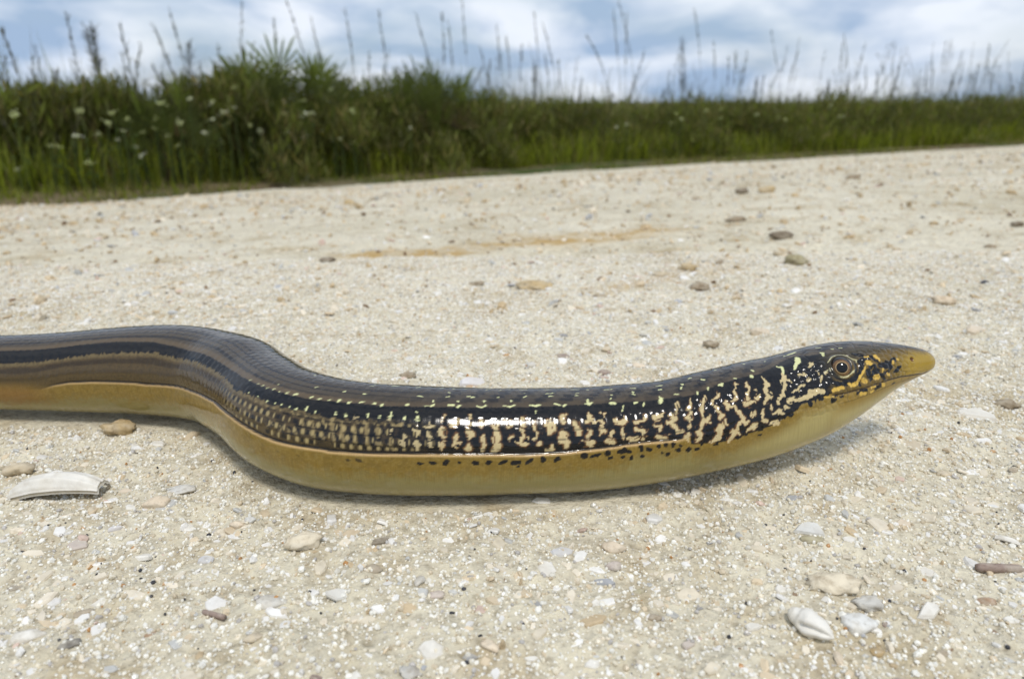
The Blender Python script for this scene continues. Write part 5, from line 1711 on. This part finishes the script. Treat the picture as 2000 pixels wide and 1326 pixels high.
def blades(xy, z0, length, width, lean, colors, r, segs=3):
    """grass blades: each a tapering bent strip"""
    n = len(xy)
    az = r.uniform(0, 2 * np.pi, n)
    face = az + np.pi / 2 + r.normal(0, 0.4, n)
    t = np.linspace(0, 1, segs + 1)
    vs = []
    for k_, tt in enumerate(t):
        off = lean * tt ** 1.8 * length
        cx = xy[:, 0] + np.cos(az) * off; cy = xy[:, 1] + np.sin(az) * off
        cz = z0 + length * (tt - 0.35 * lean * tt ** 2.2)
        w = width * (1 - tt ** 1.6) * 0.5
        if k_ < segs:
            vs.append(np.stack([cx - np.cos(face) * w, cy - np.sin(face) * w, cz], 1))
            vs.append(np.stack([cx + np.cos(face) * w, cy + np.sin(face) * w, cz], 1))
        else:
            vs.append(np.stack([cx, cy, cz], 1))
    V = np.stack(vs, 1)
    nv = V.shape[1]
    tri = []
    for k_ in range(segs - 1):
        a = 2 * k_
        tri += [(a, a + 1, a + 3), (a, a + 3, a + 2)]
    tri.append((2 * segs - 2, 2 * segs - 1, 2 * segs))
    tri = np.array(tri)
    F_ = (tri[None] + (np.arange(n) * nv)[:, None, None]).reshape(-1, 3)
    return V.reshape(-1, 3), F_, np.repeat(colors, nv, 0)
GREENS = np.array([(.145, .165, .030), (.120, .130, .030), (.185, .205, .028), (.098, .100, .030), (.195, .160, .062), (.26, .20, .105), (.25, .28, .026)])
def grass(name, n, off_lo, off_hi, len_lo, len_hi, width, lean, weights, label, pw=1.0, patch=0.0):
    p_ = r.random(n) ** pw
    q = r.uniform(-4.0, 11.5, n)
    p = edge_p(q) + off_lo + (off_hi - off_lo) * p_
    x, y = to_xy(p, q)
    if patch > 0:
        keep = fbm(x * 1.6, y * 1.6, 57, 3) > patch
        x, y, p_ = x[keep], y[keep], p_[keep]
    n = len(x)
    L = r.uniform(len_lo, len_hi, n) * (0.55 + 0.8 * fbm(x * 1.6, y * 1.6, 66, 3)) * ((0.085 - verge_z(x, y)) / 0.40 if len_hi > 0.3 else 1.0)
    w = np.array(weights, float)
    c = GREENS[r.choice(len(GREENS), n, p=w / w.sum())] * r.uniform(0.7, 1.3, (n, 1))
    v, f, cc = blades(np.stack([x, y], 1), verge_z(x, y) - 0.005, L, r.uniform(0.6, 1.4, n) * width, np.abs(r.normal(0, lean, n)), c, r)
    o = obj(name, mesh_from(name, v, f, False, cc, m_leaf))
    tag(o, label, "grass", kind="stuff")
grass("tall_grass", 27000, 0.72, 2.8, 0.33, 0.58, 0.008, 0.40, [4, 6, 2, 5, 3, 2.0, 0.3], "dense dark green rank grass filling the verge", 0.8)
grass("grass_tops", 4200, 0.8, 2.4, 0.50, 0.80, 0.005, 0.35, [3, 4, 2, 3, 4, 3, 1], "sparse tall grass blades rising over the verge growth")
grass("fresh_grass", 22000, 0.42, 1.25, 0.12, 0.32, 0.008, 0.40, [2, .5, 5, 0.2, 1, .5, 9], "fresh bright green grass along the foot of the verge", 1.2)
grass("verge_turf", 16000, -0.06, 0.60, 0.02, 0.075, 0.006, 0.7, [3, 2, 4, .5, 3, 3, 3], "short patchy turf between sand road and tall grass", 1.0, 0.50)

# leafy shrubs
def leaf_cloud(n, hw, h, r):
    """leaf quads spread through an uneven dome, thicker in clumps"""
    nc_ = 26
    cl = np.stack([r.normal(0, 0.45, nc_) * hw, r.normal(0, 0.45, nc_) * hw, (r.random(nc_) ** 0.7) * h * 0.92], 1)
    cl[:, 2] *= np.clip(1.05 - 0.45 * (cl[:, 0] ** 2 + cl[:, 1] ** 2) / hw ** 2, 0.2, 1)
    pk = r.integers(0, nc_, n)
    c = cl[pk] + r.normal(0, 1, (n, 3)) * np.array([0.16 * hw, 0.16 * hw, 0.10 * h])
    c[:, 2] = np.clip(c[:, 2], 0.01, h)
    L = r.uniform(0.035, 0.085, n); W = L * r.uniform(0.05, 0.09, n)
    d = r.normal(0, 1, (n, 3)); d[:, 2] = np.abs(d[:, 2]) + 1.4; d /= np.linalg.norm(d, axis=1)[:, None]
    s_ = np.cross(d, r.normal(0, 1, (n, 3))); s_ /= np.linalg.norm(s_, axis=1)[:, None]
    V = np.stack([c, c + d * (L * .5)[:, None] + s_ * W[:, None], c + d * L[:, None], c + d * (L * .5)[:, None] - s_ * W[:, None]], 1)
    F_ = np.arange(n * 4).reshape(n, 4)
    tint = GREENS[r.choice([0, 1, 1, 3, 3, 4], n)] * r.uniform(0.7, 1.4, (n, 1)) * (0.75 + 0.6 * r.random(nc_))[pk][:, None]
    return V.reshape(-1, 3), F_, np.repeat(tint, 4, 0), cl
def tube(pts, r0, r1, seg=5):
    pts = np.asarray(pts, float); n = len(pts)
    t_ = np.gradient(pts, axis=0); t_ /= np.linalg.norm(t_, axis=1)[:, None] + 1e-9
    a = np.cross(t_, [0.31, 0.95, 0.05]); a /= np.linalg.norm(a, axis=1)[:, None]
    b_ = np.cross(t_, a)
    an = np.linspace(0, 2 * np.pi, seg, endpoint=False)
    rr_ = np.linspace(r0, r1, n)
    v = pts[:, None] + rr_[:, None, None] * (np.cos(an)[None, :, None] * a[:, None] + np.sin(an)[None, :, None] * b_[:, None])
    return v.reshape(-1, 3), grid_faces(n, seg, True)
def join(parts):
    vs, fs, k_ = [], [], 0
    for v, f in parts:
        vs.append(v); fs += [tuple(int(i) + k_ for i in q) for q in f]; k_ += len(v)
    return np.concatenate(vs), fs
SH_LABEL = {0: "dark shrub beneath a drooping stalk, far from the fan palms", 1: "dark shrub between two short seed stalks", 2: "tall dark shrub under the plumed stalks",
            3: "dark shrub filling the gap between small ragged palm and broad spiky palm", 4: "dark shrub in the dip between the two palm domes",
            5: "dark shrub sloping down beside the even domed palm", 8: "dark shrub at the foot of a tall plumed stalk",
            11: "bushy shrub standing higher than the flat verge growth round it", 16: "shrub pressed against the flank of the broad spiky palm",
            17: "shrub low in front of the even domed palm", 19: "shrub low in front of the broad spiky palm"}
for i, (x, y, top, hw) in enumerate(SHRUBS):
    g = vz(x, y); h = top - g
    o = empty("shrub", (x, y, g))
    v, f, c, cl = leaf_cloud(3600, hw * 1.15, h, r)
    obj("crown", mesh_from("shrub_crown", v, f, False, c, m_leaf), o)
    v, f = join([tube([(0.02 * r.normal(), 0.02 * r.normal(), -0.02), (k_[0] * .5, k_[1] * .5, k_[2] * .55), tuple(k_)], 0.005, 0.0015) for k_ in cl[:14]])
    obj("stems", mesh_from("shrub_stems", v, f, True, np.tile((.07, .05, .03), (len(v), 1)), m_stem), o)
    if i in SH_LABEL: tag(o, SH_LABEL[i], "shrub", "verge shrubs")
    else: tag(o, "low dark shrub of the far verge with flat green top", "shrub", "verge shrubs")

# fan palms
def frond_mesh(r, pet, R_, dead=False):
    parts = [tube([(0, 0, 0), (0.01, 0.015, pet * .5), (0, 0.03, pet)], 0.006, 0.004)]
    npet = len(parts[0][0])
    nl = 11
    for k_ in range(nl):
        a = (k_ / (nl - 1) - 0.5) * math.radians(136)
        Ln = R_ * (0.72 + 0.28 * math.cos(a * 0.8)) * r.uniform(0.72, 1.15)
        d = np.array([math.sin(a), 0.0, math.cos(a)])
        cup = np.array([0, -1.0, 0]) * 0.18
        base_ = np.array([0, 0.03, pet])
        w = Ln * 0.032
        sd_ = np.array([math.cos(a), 0, -math.sin(a)]) * w
        fold = np.array([0, 0.5 * w, 0])
        m1 = base_ + d * Ln * .45 + cup * Ln * .25
        m2 = base_ + d * Ln * .78 + cup * Ln * .55
        tp = base_ + d * Ln * .98 + cup * Ln * .8 + np.array([0, 0, -0.05 * Ln])
        v = np.array([base_, m1 - sd_ + fold, m1, m1 + sd_ + fold, m2 - sd_ * .7 + fold, m2, m2 + sd_ * .7 + fold, tp])
        f = [(0, 1, 2), (0, 2, 3), (1, 4, 5, 2), (2, 5, 6, 3), (4, 7, 5), (5, 7, 6)]
        parts.append((v, f))
    v, f = join(parts)
    c = np.tile((.105, .125, .028), (len(v), 1)) * r.uniform(0.5, 1.4)
    c[:npet] = (.09, .10, .03)
    if dead: c[npet:] = (.20, .15, .08)
    c[npet:] *= np.repeat(r.uniform(0.75, 1.3, nl), 8)[:, None]
    return mesh_from("frond", v, f, False, c, m_leaf)
fr_me = [frond_mesh(r, 0.38 * s_, 0.18 * s_) for s_ in (0.85, 0.95, 1.0, 1.05, 1.1)] + [frond_mesh(r, 0.27, 0.18), frond_mesh(r, 0.20, 0.17), frond_mesh(r, 0.24, 0.17, True)]
PALM_LABEL = ["broad spiky fan palm rising above the verge, taller of the two domes", "rounded fan palm clump with an even domed top", "small ragged fan palm low in the grass behind white flowers"]
for i, (x, y, top, hw) in enumerate(PALMS):
    g = vz(x, y)
    o = empty("fan_palm", (x, y, g))
    h = top - g
    nfr = (104, 104, 54)[i]
    tv, tf = tube([(0, 0, -0.03), (0.01, 0, h * .18), (0.02, 0.01, h * .30)], 0.06, 0.045, 9)
    obj("trunk", mesh_from("palm_trunk", tv, tf, True, np.tile((.09, .065, .04), (len(tv), 1)), m_stem), o)
    for k_ in range(nfr):
        f_ = obj("frond", fr_me[k_ % len(fr_me)], o)
        rad_ = math.sqrt(r.random()) * hw * 0.78
        az = r.uniform(0, 2 * math.pi)
        out_ = rad_ / hw
        sc_ = h / 0.53 * r.uniform(0.84, 1.0) * (1.04 - 0.36 * out_ ** 2)
        f_.scale = (sc_ * 0.95,) * 3
        f_.location = (math.cos(az) * rad_, math.sin(az) * rad_, r.uniform(-0.02, 0.06) * h)
        f_.rotation_euler = Euler((0, 0, r.uniform(0, 6.28))).to_matrix().to_euler()
        tiltm = Matrix.Rotation(out_ * r.uniform(0.05, 0.5) + 0.02, 4, Vector((-math.sin(az), math.cos(az), 0)))
        f_.rotation_euler = (tiltm @ Matrix.Rotation(r.uniform(0, 6.28), 4, 'Z')).to_euler()

    tag(o, PALM_LABEL[i], "palm")

# tall stalks with seed heads
def spikelets(pts, n, spread, L, r, t0=0.62):
    """seed spikes set closely along the upper part of a stalk"""
    pts = np.asarray(pts)
    tt = t0 + (1 - t0) * r.random(n) ** 0.9
    idx = tt * (len(pts) - 1)
    i0 = np.minimum(idx.astype(int), len(pts) - 2)
    c = pts[i0] + (pts[i0 + 1] - pts[i0]) * (idx - i0)[:, None]
    ax = pts[-1] - pts[-3]; ax /= np.linalg.norm(ax)
    d = ax + r.normal(0, spread, (n, 3)); d /= np.linalg.norm(d, axis=1)[:, None]
    ln = L * r.uniform(0.5, 1.2, n) * (1.25 - 0.7 * tt)
    s_ = np.cross(d, r.normal(0, 1, (n, 3))); s_ /= np.linalg.norm(s_, axis=1)[:, None]
    W = 0.0016
    V = np.stack([c, c + d * (ln * .5)[:, None] + s_ * W, c + d * ln[:, None], c + d * (ln * .5)[:, None] - s_ * W], 1)
    return V.reshape(-1, 3), np.arange(n * 4).reshape(n, 4)
def stalk(x, y, top, dx, kind, label, group):
    g = vz(x, y); h = top - g
    o = empty("grass_stalk", (x, y, g))
    t_ = np.linspace(0, 1, 12)
    bow = r.normal(0, 0.035)
    px_ = dx * t_ ** (2.6 if kind == 'bent' else 1.5) + bow * np.sin(t_ * math.pi)
    pz_ = h * t_
    if kind == 'bent':
        pz_ = h * (t_ - 0.06 * t_ ** 6) * 1.06
    pts = np.stack([px_, r.normal(0, 0.03) * t_ ** 2, pz_], 1)
    pts[0, 2] = -0.02
    v, f = tube(pts, 0.0020, 0.0008, 5)
    cst = np.array((.085, .088, .040)) * r.uniform(0.7, 1.3)
    obj("stem", mesh_from("stalk_stem", v, f, True, np.tile(cst, (len(v), 1)), m_stem), o)
    n_, sp, L = (170, 0.50, 0.080) if kind == 'plume' else (46, 0.62, 0.05) if kind == 'wisp' else (70, 0.26, 0.055)
    v, f = spikelets(pts, n_, sp, L, r, 0.52 if kind == 'plume' else 0.45 if kind == 'wisp' else 0.66)
    chd = np.array((.075, .068, .040) if kind == 'plume' else (.11, .10, .06)) * r.uniform(0.7, 1.3)
    obj("seed_head", mesh_from("stalk_seed_head", v, f, False, np.tile(chd, (len(v), 1)), m_leaf), o)
    lv, lf, lc = blades(np.tile([[0.0, 0.0]], (7, 1)), np.zeros(7), r.uniform(0.25, 0.5, 7) * h, np.full(7, 0.007), np.abs(r.normal(0.2, 0.15, 7)), np.tile((.05, .075, .016), (7, 1)), r)
    obj("leaf_blades", mesh_from("stalk_blades", lv, lf, False, lc, m_leaf), o)
    tag(o, label, "grass stalk", group)
SL = dict(thin=("tall thin grass stalk with narrow seed spike standing against the sky", "thin stalks against the sky"),
          plume=("tall stalk with a dark bushy plume standing out of the grass", "plumed stalks"),
          bent=("tall thin stalk with its seed spike bowed over to one side", "bowed stalks"))
for (x, y, top, dx, kind) in STALKS:
    stalk(x, y, top, dx, kind, *SL[kind])
# shorter wispy stalks that fill the skyline
knots = r.uniform(-0.8, 9.0, 16)
for i in range(215):
    q = r.uniform(-0.8, 9.0) if i % 3 == 0 else float(knots[i % 16] + r.normal(0, 0.16)); p = float(edge_p(q)) + r.uniform(0.5, 1.5)
    x, y = to_xy(p, q)
    stalk(x, y, 0.085 + y * (0.006 + 0.075 * r.random() ** 1.6) , r.normal(0, 0.11), 'wisp' if r.random() < 0.7 else 'thin',
          "short wispy stalk just clearing the top of the verge grass", "short wispy stalks")

# white flowered herbs
def flower_head(r):
    parts = []
    for k_ in range(16):
        c = r.normal(0, 1, 3) * np.array([0.011, 0.011, 0.006])
        for a in np.linspace(0, 2 * math.pi, 5, endpoint=False):
            d = np.array([math.cos(a), math.sin(a), 0.5]) * 0.006
            s_ = np.array([-math.sin(a), math.cos(a), 0]) * 0.0026
            parts.append((np.array([c, c + d * .6 + s_, c + d, c + d * .6 - s_]), [(0, 1, 2, 3)]))
    v, f = join(parts)
    return mesh_from("flower_head", v, f, False, np.tile((.74, .74, .62), (len(v), 1)), m_petal)
fh = [flower_head(r) for _ in range(6)]
for i, (x, y, zt) in enumerate(FLOWERS):
    g = vz(x, y); h = max(zt - g, 0.05)
    o = empty("flowering_herb", (x, y, g))
    pts = [(0.0, 0.0, -0.02), (r.normal(0, .01), r.normal(0, .01), h * .5), (0.0, 0.0, h)]
    v, f = tube(pts, 0.0028, 0.0016)
    obj("stem", mesh_from("herb_stem", v, f, True, np.tile((.05, .07, .02), (len(v), 1)), m_stem), o)
    fo = obj("flower_head", fh[i % 6], o); fo.location = (0, 0, h); s_ = r.uniform(0.45, 0.8); fo.scale = (s_,) * 3
    fo.rotation_euler = (r.normal(0, .4), r.normal(0, .4), r.uniform(0, 6))
    n = 14
    c = np.stack([r.normal(0, .015, n), r.normal(0, .015, n), h * r.uniform(.15, .9, n)], 1)
    d = r.normal(0, 1, (n, 3)); d[:, 2] = .5; d /= np.linalg.norm(d, axis=1)[:, None]
    s2 = np.cross(d, [0, 0, 1.0]); s2 /= np.linalg.norm(s2, axis=1)[:, None]
    L = .03
    V = np.stack([c, c + d * L * .5 + s2 * .004, c + d * L, c + d * L * .5 - s2 * .004], 1).reshape(-1, 3)
    obj("leaves", mesh_from("herb_leaves", V, np.arange(n * 4).reshape(n, 4), False, np.tile((.06, .09, .018), (n * 4, 1)), m_leaf), o)
    tag(o, "white flowered herb among the grass of the verge", "flower", "white flowered herbs")
